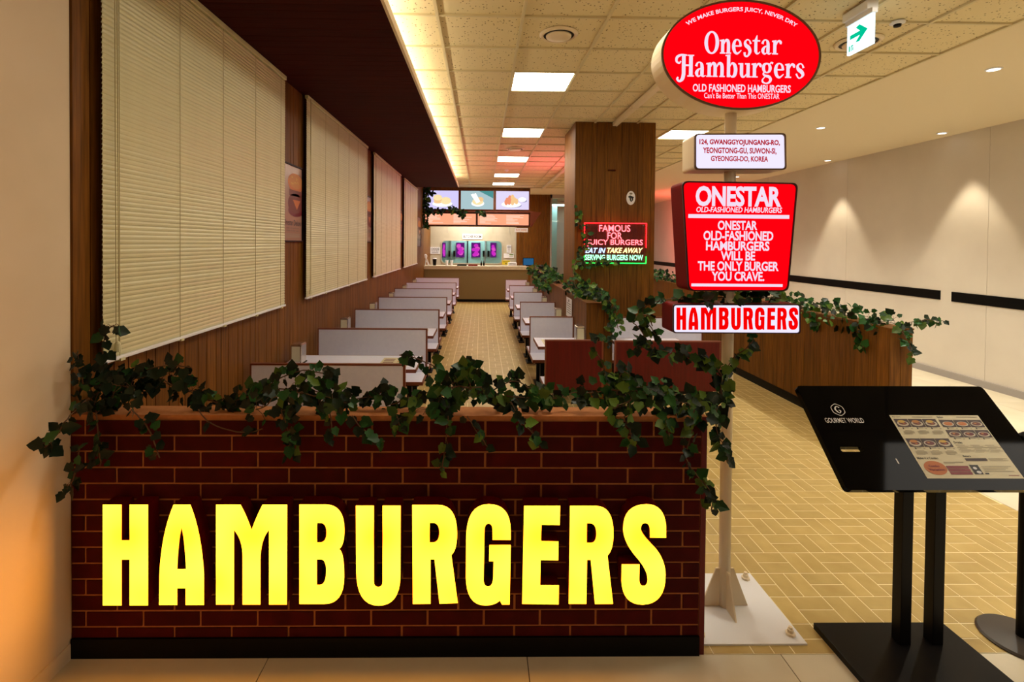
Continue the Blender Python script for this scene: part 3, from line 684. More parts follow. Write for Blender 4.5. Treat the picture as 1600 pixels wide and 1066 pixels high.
def inset(l,d):
    cx=sum(p[0] for p in l)/len(l);cz=sum(p[1] for p in l)/len(l)
    w=max(p[0] for p in l)-min(p[0] for p in l);h=max(p[1] for p in l)-min(p[1] for p in l)
    return [(cx+(x-cx)*(1-2*d/w),cz+(z-cz)*(1-2*d/h)) for x,z in l]
def cabinet(name,loop,body,rim,face,rw=.010):
    k=len(loop)
    b=obj(name,MB().add([(x,PF+.004,z) for x,z in loop]+[(x,PBK,z) for x,z in loop],[(i,(i+1)%k,k+(i+1)%k,k+i) for i in range(k)]+[tuple(range(k,2*k))]),body,py)
    inn=inset(loop,rw)
    vs=[(x,PF-.006,z) for x,z in loop]+[(x,PF-.006,z) for x,z in inn]+[(x,PF+.006,z) for x,z in loop]+[(x,PF+.004,z) for x,z in inn]
    fs=[(i,(i+1)%k,k+(i+1)%k,k+i) for i in range(k)]+[(2*k+i,2*k+(i+1)%k,(i+1)%k,i) for i in range(k)]+[(k+i,k+(i+1)%k,3*k+(i+1)%k,3*k+i) for i in range(k)]
    obj('rim',MB().add(vs,fs),rim,b)
    f=Flat((0,PF,0),(1,0,0),(0,0,1)); kk=[n_ for n_ in M if M[n_]==face][0]
    f.poly(kk+'/lit_face',inn); 
    for q,mb in f.L.items(): fo=obj('lit_face',mb,face,b)
    return b
oc=((.87+1.655)/2,(3.048+2.513)/2); orx,orz=.3925,.2675
el=[(oc[0]+orx*math.cos(2*math.pi*i/64),oc[1]+orz*math.sin(2*math.pi*i/64)) for i in range(64)]
PTX=[]
def px_text(L,k,s,box,bold=0,shear=0,fn=None,space=1,Y=PF):
    a=at(box[0],box[3],Y=Y);b=at(box[2],box[1],Y=Y)
    L.raw(k,(fn or text)(s,a.x,a.z,b.x,b.z,*( () if fn else (bold,shear,space))))
ov=cabinet('oval_cabinet',el,M['cream'],M['bronze'],M['redface'],.009)
L=Flat((0,PF-.002,0),(1,0,0),(0,0,1))
sc=1103/300; Q=lambda x0,y0,x1,y1:(1000+x0/sc,y0/sc,1000+x1/sc,y1/sc)
px_text(L,'whitetext','OneStar',Q(365,190,812,308),fn=serif)
px_text(L,'whitetext','Hamburgers',Q(205,325,948,440),fn=serif)
px_text(L,'whitetext','OLD FASHIONED HAMBURGERS',Q(302,490,865,527),.025)
px_text(L,'whitetext',"Can't Be Better Than This ONESTAR",Q(367,538,800,565),.008)
# curved line along the top
vs,fs=text('WE MAKE BURGERS JUICY, NEVER DRY',-1,0,1,.1,.022)
a=at(*Q(275,160,275,160)[:2],Y=PF); b=at(*Q(890,160,890,160)[:2],Y=PF); top=at(*Q(600,42,600,42)[:2],Y=PF)
half=(b.x-a.x)/2; cxm=(a.x+b.x)/2; th=.0115
sag=(top.z-.030)-(a.z-.0)+.0; Rr=(half*half+sag*sag)/(2*sag); ang=math.asin(min(.99,half/Rr)); zc=top.z-.026-Rr
vs=[(cxm+(Rr+y*.26)*math.sin(x*ang),zc+(Rr+y*.26)*math.cos(x*ang)) for x,y in vs]
L.raw('whitetext',(vs,fs))
for q,mb in L.L.items(): obj('lettering',mb,M[q],ov)
ab=cabinet('address_box',rounded(loopw([(1085,265.5),(1228,265.5),(1227,208.5),(1085,209)]),.018),M['cream'],M['bronze'],M['whiteface'],.0065)
L=Flat((0,PF-.002,0),(1,0,0),(0,0,1))
px_text(L,'redtext','124, GWANGGYOJUNGANG-RO,',Q(340,805,803,838),.042); px_text(L,'redtext','YEONGTONG-GU, SUWON-SI,',Q(360,852,783,886),.034); px_text(L,'redtext','GYEONGGI-DO, KOREA',Q(406,899,735,932),.034)
for q,mb in L.L.items(): obj('lettering',mb,M[q],ab)
rb=cabinet('red_message_box',rounded(loopw([(1075,455),(1231,455.5),(1246,286),(1065,283)]),.03),M['maroon'],M['maroonrim'],M['redface'],.007)
L=Flat((0,PF-.002,0),(1,0,0),(0,0,1)); sc=914/240; Q=lambda x0,y0,x1,y1:(1030+x0/sc,270+y0/sc,1030+x1/sc,270+y1/sc)
px_text(L,'whitetext','ONESTAR',Q(215,83,727,200),.038,space=.96)
px_text(L,'whitetext','OLD-FASHIONED HAMBURGERS',Q(220,207,730,235),.022,.15,space=1)
for s,bx in (('ONESTAR',(347,285,583,342)),('OLD-FASHIONED',(262,347,678,404)),('HAMBURGERS',(277,408,655,464)),('WILL BE',(365,467,570,523)),('THE ONLY BURGER',(228,528,710,584)),('YOU CRAVE.',(310,588,625,645))):
    px_text(L,'whitetext',s,Q(bx[0],bx[1]+1.5,bx[2],bx[3]-1.5),.030,space=.98)
for a_,b_ in (((172,252),(773,269)),((190,663),(733,676))):
    p=at(*Q(a_[0],b_[1],0,0)[:2],Y=PF); q=at(*Q(b_[0],a_[1],0,0)[:2],Y=PF); L.rect('whitetext',p.x,p.z,q.x,q.z)
for q,mb in L.L.items(): obj('lettering',mb,M[q],rb)
hb=cabinet('name_box',rounded(loopw([(1051,520.5),(1250,521.5),(1250,475.5),(1051,475.5)]),.014),M['maroon'],M['maroonrim'],M['whiteface'],.005)
L=Flat((0,PF-.002,0),(1,0,0),(0,0,1))
def mapl(x,y): 
    X=1056.5+(x-160)/(1042-160)*(1247-1056.5); Y=480.5+(y-788)/(946-788)*(515.5-480.5); p=at(X,Y,Y=PF); return (p.x,p.z)
for l in LPX:
    w=[[mapl(*p) for p in q] for q in l]; L.poly('redtext2',w[0],0,w[1:])
for q,mb in L.L.items(): obj('lettering',mb,M[q],hb)
# ------------------------------------------------------------------ menu stand
ms=thing('menu_stand','black tilted menu stand with a printed menu and a white GOURMET WORLD logo','menu stand',(1.94,2.1,0))
obj('base_plate',BB(1.62,2.25,1.72,2.345,0,.03),M['blackmat'],ms,bevel=.002)
obj('post',BB(1.925,1.975,2.205,2.255,.03,.87),M['blackmat'],ms,bevel=.002); obj('post',BB(2.075,2.125,2.205,2.255,.03,.87),M['blackmat'],ms,bevel=.002)
FL=Vector((1.583,2.45,1.149)); NL=Vector((1.583,2.095,.80)); U=Vector((1,0,0)); V=(FL-NL); VL=V.length; V.normalize(); BWd=.945
bf=Flat(NL,U,V)
def rr(w,h,r): return rounded([(0,0),(w,0),(w,h),(0,h)],r,4)
lp=rr(BWd,VL,.02); slot=[(.066,.166),(.165,.166),(.168,.171),(.168,.183),(.165,.188),(.066,.188),(.062,.183),(.062,.171)]
mb=MB(); k=len(lp)
f=Flat(NL,U,V); f.poly('blackgloss/board',lp,0,[slot]); 
allb=f.L['blackgloss/board']
allb.add([bf.P(x,y,0) for x,y in lp]+[bf.P(x,y,-.028) for x,y in lp],[(i,k+i,k+(i+1)%k,(i+1)%k) for i in range(k)])
g2=Flat(NL,U,V); g2.poly('x',lp,-.028,[slot]); allb.add(g2.L['x'].v,[q[::-1] for q in g2.L['x'].f])
allb.add([bf.P(x,y,0) for x,y in slot]+[bf.P(x,y,-.028) for x,y in slot],[(i,(i+1)%8,8+(i+1)%8,8+i) for i in range(8)])
obj('board',allb,M['blackgloss'],ms)
obj('bracket',MB().hexa([(1.90,2.19,.78),(2.15,2.19,.78),(2.15,2.27,.82),(1.90,2.27,.82),(1.90,2.19,.85),(2.15,2.19,.85),(2.15,2.27,.925),(1.90,2.27,.925)]),M['blackmat'],ms)
def bp_(px,py):   # a point of the photograph to board coordinates (the board is a real tilted plane)
    d=fw+rt*((px-CX)/F)-up*((py-CY)/F); nrm=bf.n; tt=(NL-Vector((0,0,HC))).dot(nrm)/d.dot(nrm); p=Vector((0,0,HC))+d*tt-NL
    return p.dot(U),p.dot(V)
D=Flat(NL+bf.n*.0012,U,V)
x0,y1=bp_(1294,648); x0b,_=bp_(1291,662); xt0,yt0=bp_(1291,661); xt1,yt1=bp_(1347,653.5)
D.raw('whiteink/lettering',text('GOURMET WORLD',xt0,yt0,xt1,yt1,.004),0)
lx,ly=bp_(1309,640.5); hw=.031;hh=.034
hexo=rounded([(lx-hw,ly-hh*.45),(lx,ly-hh),(lx+hw,ly-hh*.45),(lx+hw,ly+hh*.45),(lx,ly+hh),(lx-hw,ly+hh*.45)],.010,3)
hexi=[(lx+(x-lx)*.9,ly+(y-ly)*.9) for x,y in hexo]
kx=len(hexo); D.mb('whiteink/lettering').add([D.P(x,y) for x,y in hexo+hexi],[(i,(i+1)%kx,kx+(i+1)%kx,kx+i) for i in range(kx)])
D.raw('whiteink/lettering',stroke([(lx+.011,ly+.010,.005),(lx,ly+.017,.004),(lx-.012,ly+.002,.008),(lx,ly-.017,.004),(lx+.010,ly-.006,.006),(lx+.002,ly-.002,.003)]))
cx_,cy_=bp_(1402,721); D.rect('whiteink/clip',cx_-.003,cy_-.012,cx_+.003,cy_+.012)
for q,mb in D.L.items(): obj(q.split('/')[1],mb,M[q.split('/')[0]],ms)
# menu sheet
mx0,my1=bp_(1389,649); mx1,_=bp_(1529,651.5); _,my0=bp_(1454,748)
MW=mx1-mx0; MH=my1-my0
sheet=obj('menu_sheet',MB().add([bf.P(mx0,my0,.001),bf.P(mx1,my0,.001),bf.P(mx1,my1,.001),bf.P(mx0,my1,.001)],[(0,1,2,3)]),M['paper'],ms)
S_=Flat(bf.P(mx0,my0,.0016),U*MW,V*MH); S_.n=bf.n
e1,e2,e3=.0004,.0008,.0012
def tx(s,a,b,c,d,bold=.02,k='ink/lettering'): S_.raw(k,text(s,a,b,c,d,bold),e1)
tx('Burgers',.02,.955,.11,.98,.02); tx('Sides',.52,.955,.59,.98,.02)
for a in (.24,.74): S_.rect('greyink/lettering',a,.962,a+.23,.972,e1)
def foodpic(x,y,w,h,kind):
    S_.rect('photobrown/food_photo',x,y,x+w,y+h,e1); S_.ell('plate/food_photo',x+w*.5,y+h*.42,w*.42,h*.33,e2)
    top={0:'bun2',1:'bun',2:'orange',3:'patty',4:'redret'}[kind]
    if kind<2:
        S_.ell('patty/food_photo',x+w*.5,y+h*.45,w*.30,h*.20,e3); S_.ell(top+'/food_photo',x+w*.45,y+h*.66,w*.27,h*.17,e3+.0003); S_.ell('orange/food_photo',x+w*.55,y+h*.36,w*.10,h*.05,e3+.0004)
    else:
        S_.ell(top+'/food_photo',x+w*.5,y+h*.45,w*.32,h*.24,e3); S_.ell('bun/food_photo',x+w*.42,y+h*.5,w*.1,h*.08,e3+.0003)
for r_,y_ in ((0,.80),(1,.475)):
    for c_ in range(3):
        foodpic(.02+c_*.158,y_,.152,.135,[0,1,0,1,4,0][r_*3+c_])
        S_.rect('ink/lettering',.06+c_*.158,y_-.035,.075+c_*.158,y_-.008,e1); S_.rect('greyink/lettering',.08+c_*.158,y_-.02,.13+c_*.158,y_-.012,e1)
        S_.rect('greyink/lettering',.15+c_*.158,y_-.032,.17+c_*.158,y_-.024,e1)
        for l in range(5): S_.rect('greyink/lettering',(.045 if l else .07)+c_*.158,y_-.062-.014*l,(.165 if l else .145)+c_*.158-(.03 if l==4 else 0),y_-.057-.014*l,e1)
for r_,y_ in ((0,.80),(1,.63)):
    for c_ in range(3):
        foodpic(.52+c_*.158,y_,.152,.12,[2,2,3,3,4,4][r_*3+c_])
        S_.rect('ink/lettering',.555+c_*.158,y_-.032,.57+c_*.158,y_-.008,e1); S_.rect('greyink/lettering',.575+c_*.158,y_-.02,.63+c_*.158,y_-.012,e1); S_.rect('greyink/lettering',.65+c_*.158,y_-.03,.67+c_*.158,y_-.022,e1)
tx('Drinks',.52,.53,.61,.565,.02)
for c_ in range(3):
    for l in range(7): S_.rect('greyink/lettering',.52+c_*.158+(.02*(l%2)),.50-.018*l,.52+c_*.158+.10+(.03*(l%3)),.505-.018*l,e1)
tx('Beers',.52,.32,.60,.35,.02); S_.rect('photobrown/price_bar',.52,.26,.75,.30,e1)
for l in range(3): S_.rect('greyink/lettering',.77,.262+.016*l,.97-.05*(l%2),.267+.016*l,e1)
tx('Make it a Combo',.02,.285,.24,.32,.02)
S_.ell('orange/combo_badge',.15,.155,.115,.105,e1,28); tx('Combo',.09,.165,.20,.20,.02,'maroonink/lettering'); S_.raw('maroonink/lettering',text('Variation',.07,.11,.23,.145,.02),e3)
S_.L['maroonink/lettering'].v=[tuple(Vector(v)+bf.n*.0006) for v in S_.L['maroonink/lettering'].v]
for l in range(3): S_.rect('maroonink/price_bar',.27,.145-.045*l,.50,.185-.045*l,e1)
S_.rect('greyink/lettering',.27,.235,.48,.243,e1); S_.rect('greyink/lettering',.27,.215,.38,.22,e1)
S_.rect('ink/emblem_block',.52,.06,.61,.20,e1); S_.ell('whiteink/emblem_block',.56,.15,.02,.02,e2); S_.ell('whiteink/emblem_block',.575,.09,.025,.02,e2)
for l in range(4): S_.rect('greyink/lettering',.64,.175-.025*l,.95-.04*(l%3),.181-.025*l,e1)
S_.rect('ink/lettering',.63,.06,.67,.08,e1); S_.rect('maroonink/lettering',.86,.04,.97,.048,e1)
for q,mb in S_.L.items(): tag(obj(q.split('/')[1],mb,M[q.split('/')[0]],sheet),kind='stuff' if 'food' in q else None)
# stanchion at the right edge
st=thing('stanchion_post','round dark base of a barrier post at the right edge of the floor','stanchion',(2.56,2.27,0))
obj('base_disc',MB().lathe([(.155,0),(.158,.006),(.150,.014),(.03,.022),(.001,.022)],(2.56,2.27,0),40),mat('dark_bronze_base',(.05,.04,.035),.35),st,smooth=False)
obj('post',MB().cyl((2.56,2.27,.02),(2.56,2.27,.95),.02,n=16),M['blackmat'],st); obj('post_cap',MB().lathe([(.028,0),(.03,.02),(.012,.035)],(2.56,2.27,.95),16),M['blackmat'],st)
# ------------------------------------------------------------------ booths
def bench(name,label,group,x0,x1,y,front=True,back=True,faceA='lam',faceB='lam'):
    t=thing(name,label,'booth bench',((x0+x1)/2,y,0),group)
    b=obj('backrest',BB(x0+.012,x1-.014,y-.016,y+.016,.43,.905),M[faceA],t)
    obj('edge_band',MB().box(x0,x1,y-.018,y+.018,.905,.917).box(x1-.016,x1,y-.018,y+.018,.43,.905).box(x0,x0+.012,y-.018,y+.018,.43,.905),M['edge'],b)
    def seat(s):
        ya,yb=(y+.017,y+.40) if s>0 else (y-.40,y-.017)
        q=obj('seat',BB(x0+.005,x1-.012,ya,yb,.428,.450),M['lam'],t,bevel=.002)
        ye=yb if s>0 else ya
        obj('edge_band',MB().box(x0,x1,min(ye,ye+.01*s),max(ye,ye+.01*s),.415,.449).box(x1-.012,x1-.001,ya,yb,.415,.449).box(x0-.001,x0+.005,ya,yb,.415,.449),M['edge'],q)
        obj('seat_frame',BB(x0+.04,x1-.05,ya+.02 if s>0 else ya+.06,yb-.06 if s>0 else yb-.02,.385,.427),M['blackmat'],t)
        for xx in (x0+.14,x1-.16):
            yc=(ya+yb)/2
            obj('pedestal',MB().box(xx-.025,xx+.025,yc-.025,yc+.025,.012,.385).box(xx-.05,xx+.05,yc-.13,yc+.13,0,.012),M['blackmat'],t)
    if front: seat(-1)
    if back: seat(1)
    return t
LY=[3.81,5.376,6.935,8.51,10.10,11.66,13.30]; rank=['nearest','second','third','fourth','fifth','sixth','farthest']
LX0,LX1=-1.755,-.575
for i,y in enumerate(LY):
    bench('booth_bench','%s white booth bench in the left row against the blinds wall%s'%(rank[i],', half hidden by ivy' if i==0 else ''),'left row of booth benches',LX0,LX1,y,front=i>0,back=i<6)
RY=[4.80,6.34,7.93,9.52,11.0,12.77]
RX0,RX1=.628,1.195; rankr=['nearest','second','third','fourth','fifth','farthest']
for i,y in enumerate(RY):
    bench('booth_bench',('red backed booth bench end right of the aisle, behind the ivy' if i==0 else '%s white narrow booth bench in the row right of the aisle'%rankr[i]),'narrow booth benches right of the aisle',RX0,RX1,y,front=i>0,back=i<5,faceA='woodred' if i==0 else 'lam')
bench('booth_bench','wide dark red bench panel right of the wooden wall end, behind the pylon','benches right of the low wooden wall',1.30,2.335,4.775,front=False,faceA='woodred')
bench('booth_bench','white bench back behind the wide red panel, partly hidden by the lit name box','benches right of the low wooden wall',1.52,2.86,6.34,back=False)
def table(label,group,x0,x1,y0,y1):
    t=thing('booth_table',label,'table',((x0+x1)/2,(y0+y1)/2,0),group)
    tp=obj('table_top',BB(x0+.006,x1-.006,y0+.006,y1-.006,.712,.740),M['lam'],t)
    obj('edge_band',MB().box(x0,x1,y0,y0+.006,.71,.7405).box(x0,x1,y1-.006,y1,.71,.7405).box(x0,x0+.006,y0,y1,.71,.7405).box(x1-.006,x1,y0,y1,.71,.7405),M['edge'],tp)
    yc=(y0+y1)/2
    for xx in ((x0+.25,x1-.28) if x1-x0>.8 else ((x0+x1)/2,)):
        obj('pedestal',MB().cyl((xx,yc,.015),(xx,yc,.70),.03,n=14).box(xx-.03,xx+.03,yc-.22,yc+.22,0,.02).box(xx-.10,xx+.10,yc-.15,yc+.15,.70,.712),M['blackmat'],t)
    return t
def dispenser(label,x,y,z=.74):
    t=thing('napkin_dispenser',label,'napkin dispenser',(x,y,z),'chrome napkin dispensers')
    obj('housing',BB(x-.05,x+.05,y-.065,y+.065,z,z+.185),M['chrome'],t,bevel=.012)
    obj('base_foot',BB(x-.054,x+.054,y-.07,y+.07,z,z+.012),M['blackmat'],t)
    obj('napkin_stack',MB().box(x-.038,x+.038,y-.0665,y-.06,z+.03,z+.165),M['paper'],t)
    obj('face_frame',MB().box(x-.045,x-.038,y-.069,y-.06,z+.02,z+.172).box(x+.038,x+.045,y-.069,y-.06,z+.02,z+.172).box(x-.045,x+.045,y-.069,y-.06,z+.165,z+.175).box(x-.045,x+.045,y-.069,y-.06,z+.018,z+.03),M['chrome'],t)
def placemat(label,x0,y0,w,d,z=.7405):
    t=thing('printed_placemat',label,'placemat',(x0+w/2,y0+d/2,z),'printed placemats')
    obj('sheet',BB(x0,x0+w,y0,y0+d,z,z+.0015),M['paper'],t)
    f=Flat((x0,y0,z+.002),(1,0,0),(0,1,0))
    for k in range(5): f.rect('redret/print',w*.08,d*(.1+.17*k),w*.45,d*(.18+.17*k))
    for k in range(4): f.ell('lettuce/print' if k%2 else 'bun/print',w*.7,d*(.18+.2*k),w*.14,d*.07)
    f.raw('redret/print',text('MENU',w*.5,d*.86,w*.92,d*.95,.02),.0004)
    f.out(t)
for i in range(6):
    yc=(LY[i]+LY[i+1])/2
    table('%s white table with brown edge in the left booth row'%rank[i],'left row of booth tables',-1.78,-.562,yc-.27,yc+.27)
    dispenser('%s napkin dispenser beside the left wall'%rank[i],-1.66,yc-.05)
    if i<4: placemat('printed placemat on the aisle end of the %s left table'%rank[i],-.92,yc-.19,.26,.36)
for i in range(5):
    yc=(RY[i]+RY[i+1])/2
    table('%s small white table in the booth row right of the aisle'%rankr[i],'right row of booth tables',.622,1.18,yc-.26,yc+.26)
    dispenser('%s napkin dispenser beside the low wooden wall'%rankr[i],1.12,yc+.02)
    if i<2: placemat('printed placemat on the %s small table right of the aisle'%rankr[i],.70,yc-.16,.25,.3)
table('white table behind the wide red panel and the lit name box',None,1.52,2.32,5.27,5.83)
# ------------------------------------------------------------------ counter, menu boards, kitchen
ct=thing('service_counter','tan service counter at the far end of the aisle','counter',(-.15,15.75,0))
obj('front_panel',BB(-1.785,1.47,15.53,15.56,.09,1.02),mat('khaki_counter_front',(.20,.135,.045),.55),ct)
obj('counter_body',BB(-1.785,1.47,15.56,16.1,.09,1.02),M['edge'],ct)
obj('worktop',BB(-1.785,1.50,15.49,16.15,1.02,1.13),noisy('beige_worktop',(.55,.46,.32),(.62,.53,.38),(1,1,1),.4,20),ct,bevel=.006)
obj('toe_kick',BB(-1.785,1.48,15.55,15.9,0,.09),M['black'],ct)
fb=thing('menu_fascia','dark wood fascia over the counter holding the lit menu screens','fascia',(-.13,15.5,2.36))
obj('fascia_box',MB().box(-1.785,1.50,15.33,15.60,2.36,3.56),M['wood'],fb)
obj('ledge',BB(-1.785,1.62,15.24,15.34,2.80,2.84),M['edge'],fb)
obj('side_wing',MB().hexa([(1.50,15.2,2.37),(1.56,15.3,2.37),(1.56,15.62,2.37),(1.50,15.62,2.37),(1.50,15.2,2.82),(1.85,15.3,2.82),(1.85,15.62,2.82),(1.50,15.62,2.82)]),M['edge'],fb)
M['scr1']=emat('pale_lavender_screen',(.66,.60,.95),1.05); M['scr2']=emat('teal_grey_screen',(.42,.58,.62),1.0); M['scr3']=emat('pale_pink_screen',(.75,.68,.92),1.05)
M['splate']=emat('screen_plate',(1,.98,.95),1.1); M['sfood']=emat('screen_fries',(1,.80,.42),1.0); M['sfood2']=emat('screen_bun',(.95,.60,.28),1.0); M['sred']=emat('screen_chicken',(.90,.30,.16),1.0); M['sshadow']=emat('screen_shadow',(.30,.28,.50),1.0); M['steal']=emat('screen_teal',(.08,.30,.30),1)
M['sor']=emat('coral_menu_screen',(1,.36,.20),1.15); M['slt']=emat('pale_menu_lettering',(1,.75,.62),1.1)
def scr(px0,px1,kind,label):
    a=at(px0,328,Y=15.3); b=at(px1,298.5,Y=15.3); t=thing('menu_screen',label,'screen',((a.x+b.x)/2,15.3,2.89),'food picture screens over the counter')
    obj('bezel',BB(a.x-.03,b.x+.03,15.295,15.33,2.87,3.475),M['edge'],t)
    w=b.x-a.x;h=.565; f=Flat((a.x,15.293,2.89),(w,0,0),(0,0,h)); f.n=Vector((0,-1,0))
    f.rect(['scr1','scr2','scr3'][kind]+'/display',0,0,1,1)
    if kind==1:
        f.poly('steal/picture',[(.55,1),(1,1),(1,.6)],.001); f.ell('splate/picture',.52,.32,.20,.17,.002); f.ell('sfood/picture',.52,.42,.17,.18,.003)
        f.poly('splate/picture',[(.30,.80),(.38,.86),(.56,.38),(.48,.32)],.004); f.poly('splate/picture',[(.40,.84),(.46,.88),(.60,.42),(.53,.38)],.005); f.ell('sfood2/picture',.60,.55,.10,.12,.004)
    else:
        cx=.52 if kind==0 else .46
        f.ell('sshadow/picture',cx+.03,.22,.29,.12,.001); f.ell('splate/picture',cx,.28,.30,.17,.002)
        if kind==0:
            f.ell('sfood/picture',.62,.45,.16,.20,.003); f.ell('sfood2/picture',.38,.50,.13,.10,.004); f.ell('sfood/picture',.38,.62,.13,.16,.005); f.ell('sfood2/picture',.38,.38,.12,.08,.003)
        else:
            for x,y in ((.34,.5),(.42,.62),(.5,.66),(.56,.52),(.40,.42),(.50,.40),(.62,.45),(.31,.40)): f.ell('sred/picture' if (x*100)%3<1.6 else 'sfood2/picture',x,y,.055,.16,.003+x*.002)
            f.ell('sshadow/picture',.84,.48,.10,.08,.002); f.ell('splate/picture',.80,.55,.12,.13,.003)
    f.out(t)
scr(664,716.5,0,'left food screen over the counter, burger and fries on a plate'); scr(720,771,1,'middle food screen over the counter, teal background'); scr(775,826.5,2,'right food screen over the counter, fried pieces on a plate')
def board(px0,px1,label,seed):
    a=at(px0,351.5,Y=15.3); b=at(px1,334,Y=15.3); t=thing('menu_board',label,'menu board',((a.x+b.x)/2,15.3,2.42),'coral price boards over the counter')
    obj('bezel',BB(a.x-.02,b.x+.02,15.295,15.33,2.385,2.775),M['maroonrim'],t)
    w=b.x-a.x; f=Flat((a.x,15.293,2.41),(w,0,0),(0,0,.34)); f.n=Vector((0,-1,0)); f.rect('sor/display',0,0,1,1)
    rr_=random.Random(seed)
    for c_ in (.04,.56):
        for k in range(8): f.rect('slt/price_lines',c_,.88-.105*k,c_+rr_.uniform(.10,.36),.92-.105*k,.002)
    f.out(t)
board(664,743.5,'left coral lit price board under the food screens',3); board(746.5,826,'right coral lit price board under the food screens',5)
# kitchen back wall
M['steel']=noisy('kitchen_cream_panel',(.50,.45,.33),(.60,.54,.42),(1,1,1),.3,2)
M['teal']=mat('pale_teal_steel',(.42,.62,.58),.3,.2); M['mag']=emat('magenta_lit_meat',(.55,.02,.45),1.3); M['mag2']=emat('pink_lit_meat',(.85,.10,.55),1.0); M['purp']=emat('purple_fridge_glow',(.12,.01,.16),1)
wb=thing('wall_back',None,None,(0,17.5,0),kind='structure')
a=at(690,411,Y=17.5);b=at(784,377,Y=17.5); wx0,wx1,wz0,wz1=a.x,b.x,a.z,b.z
win=rounded([(wx0,wz0),(wx1,wz0),(wx1,wz1),(wx0,wz1)],.16,6)
f=Flat((0,17.5,0),(1,0,0),(0,0,1)); f.poly('steel/kitchen_panel',[(-1.8,0),(1.235,0),(1.235,3.57),(-1.8,3.57)],0,[win]); f.out(wb)
obj('wall_core',MB().box(-1.85,wx0-.1,17.52,17.7,0,3.57).box(wx1+.1,2.4,17.52,17.7,0,3.57).box(wx0-.1,wx1+.1,17.52,17.7,0,wz0-.1).box(wx0-.1,wx1+.1,17.52,17.7,wz1+.1,3.57),M['steel'],wb)
for x in (-1.2,-.4,.4,1.0): obj('seam',BB(x-.004,x+.004,17.494,17.5,2.2,2.5),M['grey'],wb)
wr=MB(); k=len(win); wo=[((wx0+wx1)/2+(x-(wx0+wx1)/2)*1.03,(wz0+wz1)/2+(z-(wz0+wz1)/2)*1.08) for x,z in win]
wr.add([(x,17.48,z) for x,z in wo]+[(x,17.48,z) for x,z in win]+[(x,17.5,z) for x,z in wo]+[(x,17.5,z) for x,z in win],[(i,(i+1)%k,k+(i+1)%k,k+i) for i in range(k)]+[(2*k+i,2*k+(i+1)%k,(i+1)%k,i) for i in range(k)]+[(k+i,k+(i+1)%k,3*k+(i+1)%k,3*k+i) for i in range(k)])
w5=thing('window_5',None,None,((wx0+wx1)/2,17.5,wz0),kind='structure'); obj('window_frame',wr,M['steel'],w5)
gp=Flat((0,17.51,0),(1,0,0),(0,0,1)); gp.poly('tealglass/window_pane',win); gp.out(w5)
# meat room behind the window
cr_=thing('meat_cabinet','teal refrigerated cabinet with purple lit doors behind the rounded kitchen window','cabinet',((wx0+wx1)/2,18.6,.6))
cm=(wx0+wx1)/2
obj('cabinet_body',MB().box(wx0-.3,wx1+.3,18.5,18.9,0,2.4),M['teal'],cr_)
S2=7.612
for (c0,c1,s) in ((245,285,0),(405,505,1),(583,690,2),(805,875,3)):
    p=at(660+c0/S2,290+850/S2,Y=18.48); q=at(660+c1/S2,290+680/S2,Y=18.48)
    d=obj('door_glass',BB(p.x,q.x,18.47,18.5,p.z,q.z),M['purp'],cr_)
    f=Flat((p.x,18.465,p.z),(q.x-p.x,0,0),(0,0,q.z-p.z)); f.n=Vector((0,-1,0)); rr_=random.Random(s+9)
    for _ in range(9): f.ell('mag/meat' if rr_.random()<.6 else 'mag2/meat',rr_.uniform(.28,.72),rr_.uniform(.15,.85),.26,.12,.001+rr_.random()*.004,10)
    for q_,mb in f.L.items(): obj('meat',mb,M[q_.split('/')[0]],d)
for c0 in (315,372,715,772):
    p=at(660+c0/S2,290+845/S2,Y=18.4); q=at(660+(c0+24)/S2,290+775/S2,Y=18.4); obj('door_handle',BB(p.x,q.x,18.40,18.5,p.z,q.z),M['blackmat'],cr_)
for c0 in (345,540,745):
    p=at(660+c0/S2,400,Y=18.45); obj('door_edge',BB(p.x-.02,p.x+.02,18.44,18.5,.9,2.3),M['blackmat' if c0==540 else 'grey'],cr_)
area('meat_room_light',(cm,18.1,2.6),.8,(.75,.95,1),40)
struct('wall_back',BB(-2.2,2.9,19.0,19.1,0,3.57),M['teal'])
def sign(name,label,px,Y,lines,boardm='white',ink='ink',bold=.02,cat='sign'):
    a=at(px[0],px[3],Y=Y);b=at(px[2],px[1],Y=Y); t=thing(name,label,cat,((a.x+b.x)/2,Y,a.z))
    obj('sign_panel',BB(a.x,b.x,Y-.012,Y,a.z,b.z),M[boardm],t)
    f=Flat((a.x,Y-.0135,a.z),(b.x-a.x,0,0),(0,0,b.z-a.z)); f.n=Vector((0,-1,0))
    for (s,x0,y0,x1,y1) in lines:
        if s: f.raw(ink+'/lettering',text(s,x0,y0,x1,y1,bold))
        else: f.rect(ink+'/lettering',x0,y0,x1,y1)
    f.out(t); return t
Q2=lambda a,b,c,d:(660+a/S2,290+b/S2,660+c/S2,290+d/S2)
sign('wall_sign','white BUTCHER ROOM sign above the kitchen window',Q2(475,578,712,638),17.49,[('BUTCHER ROOM',.06,.25,.94,.75)],bold=.018)
sign('wall_notice','white notice with black lettering left of the kitchen window',Q2(95,733,210,813),17.49,[('CHOOSE',.08,.58,.92,.88),('YOUR',.1,.34,.5,.5),('SEAT',.55,.34,.9,.5),(None,.15,.12,.85,.2)],cat='notice')
sign('wall_notice','pale paper notice hanging right of the kitchen window',Q2(1002,708,1058,800),17.49,[(None,.15,.8,.85,.88),(None,.15,.6,.85,.68),(None,.2,.4,.8,.46),(None,.2,.2,.8,.26)],cat='notice')
M['ylw']=mat('yellow_label',(.75,.60,.02),.5)
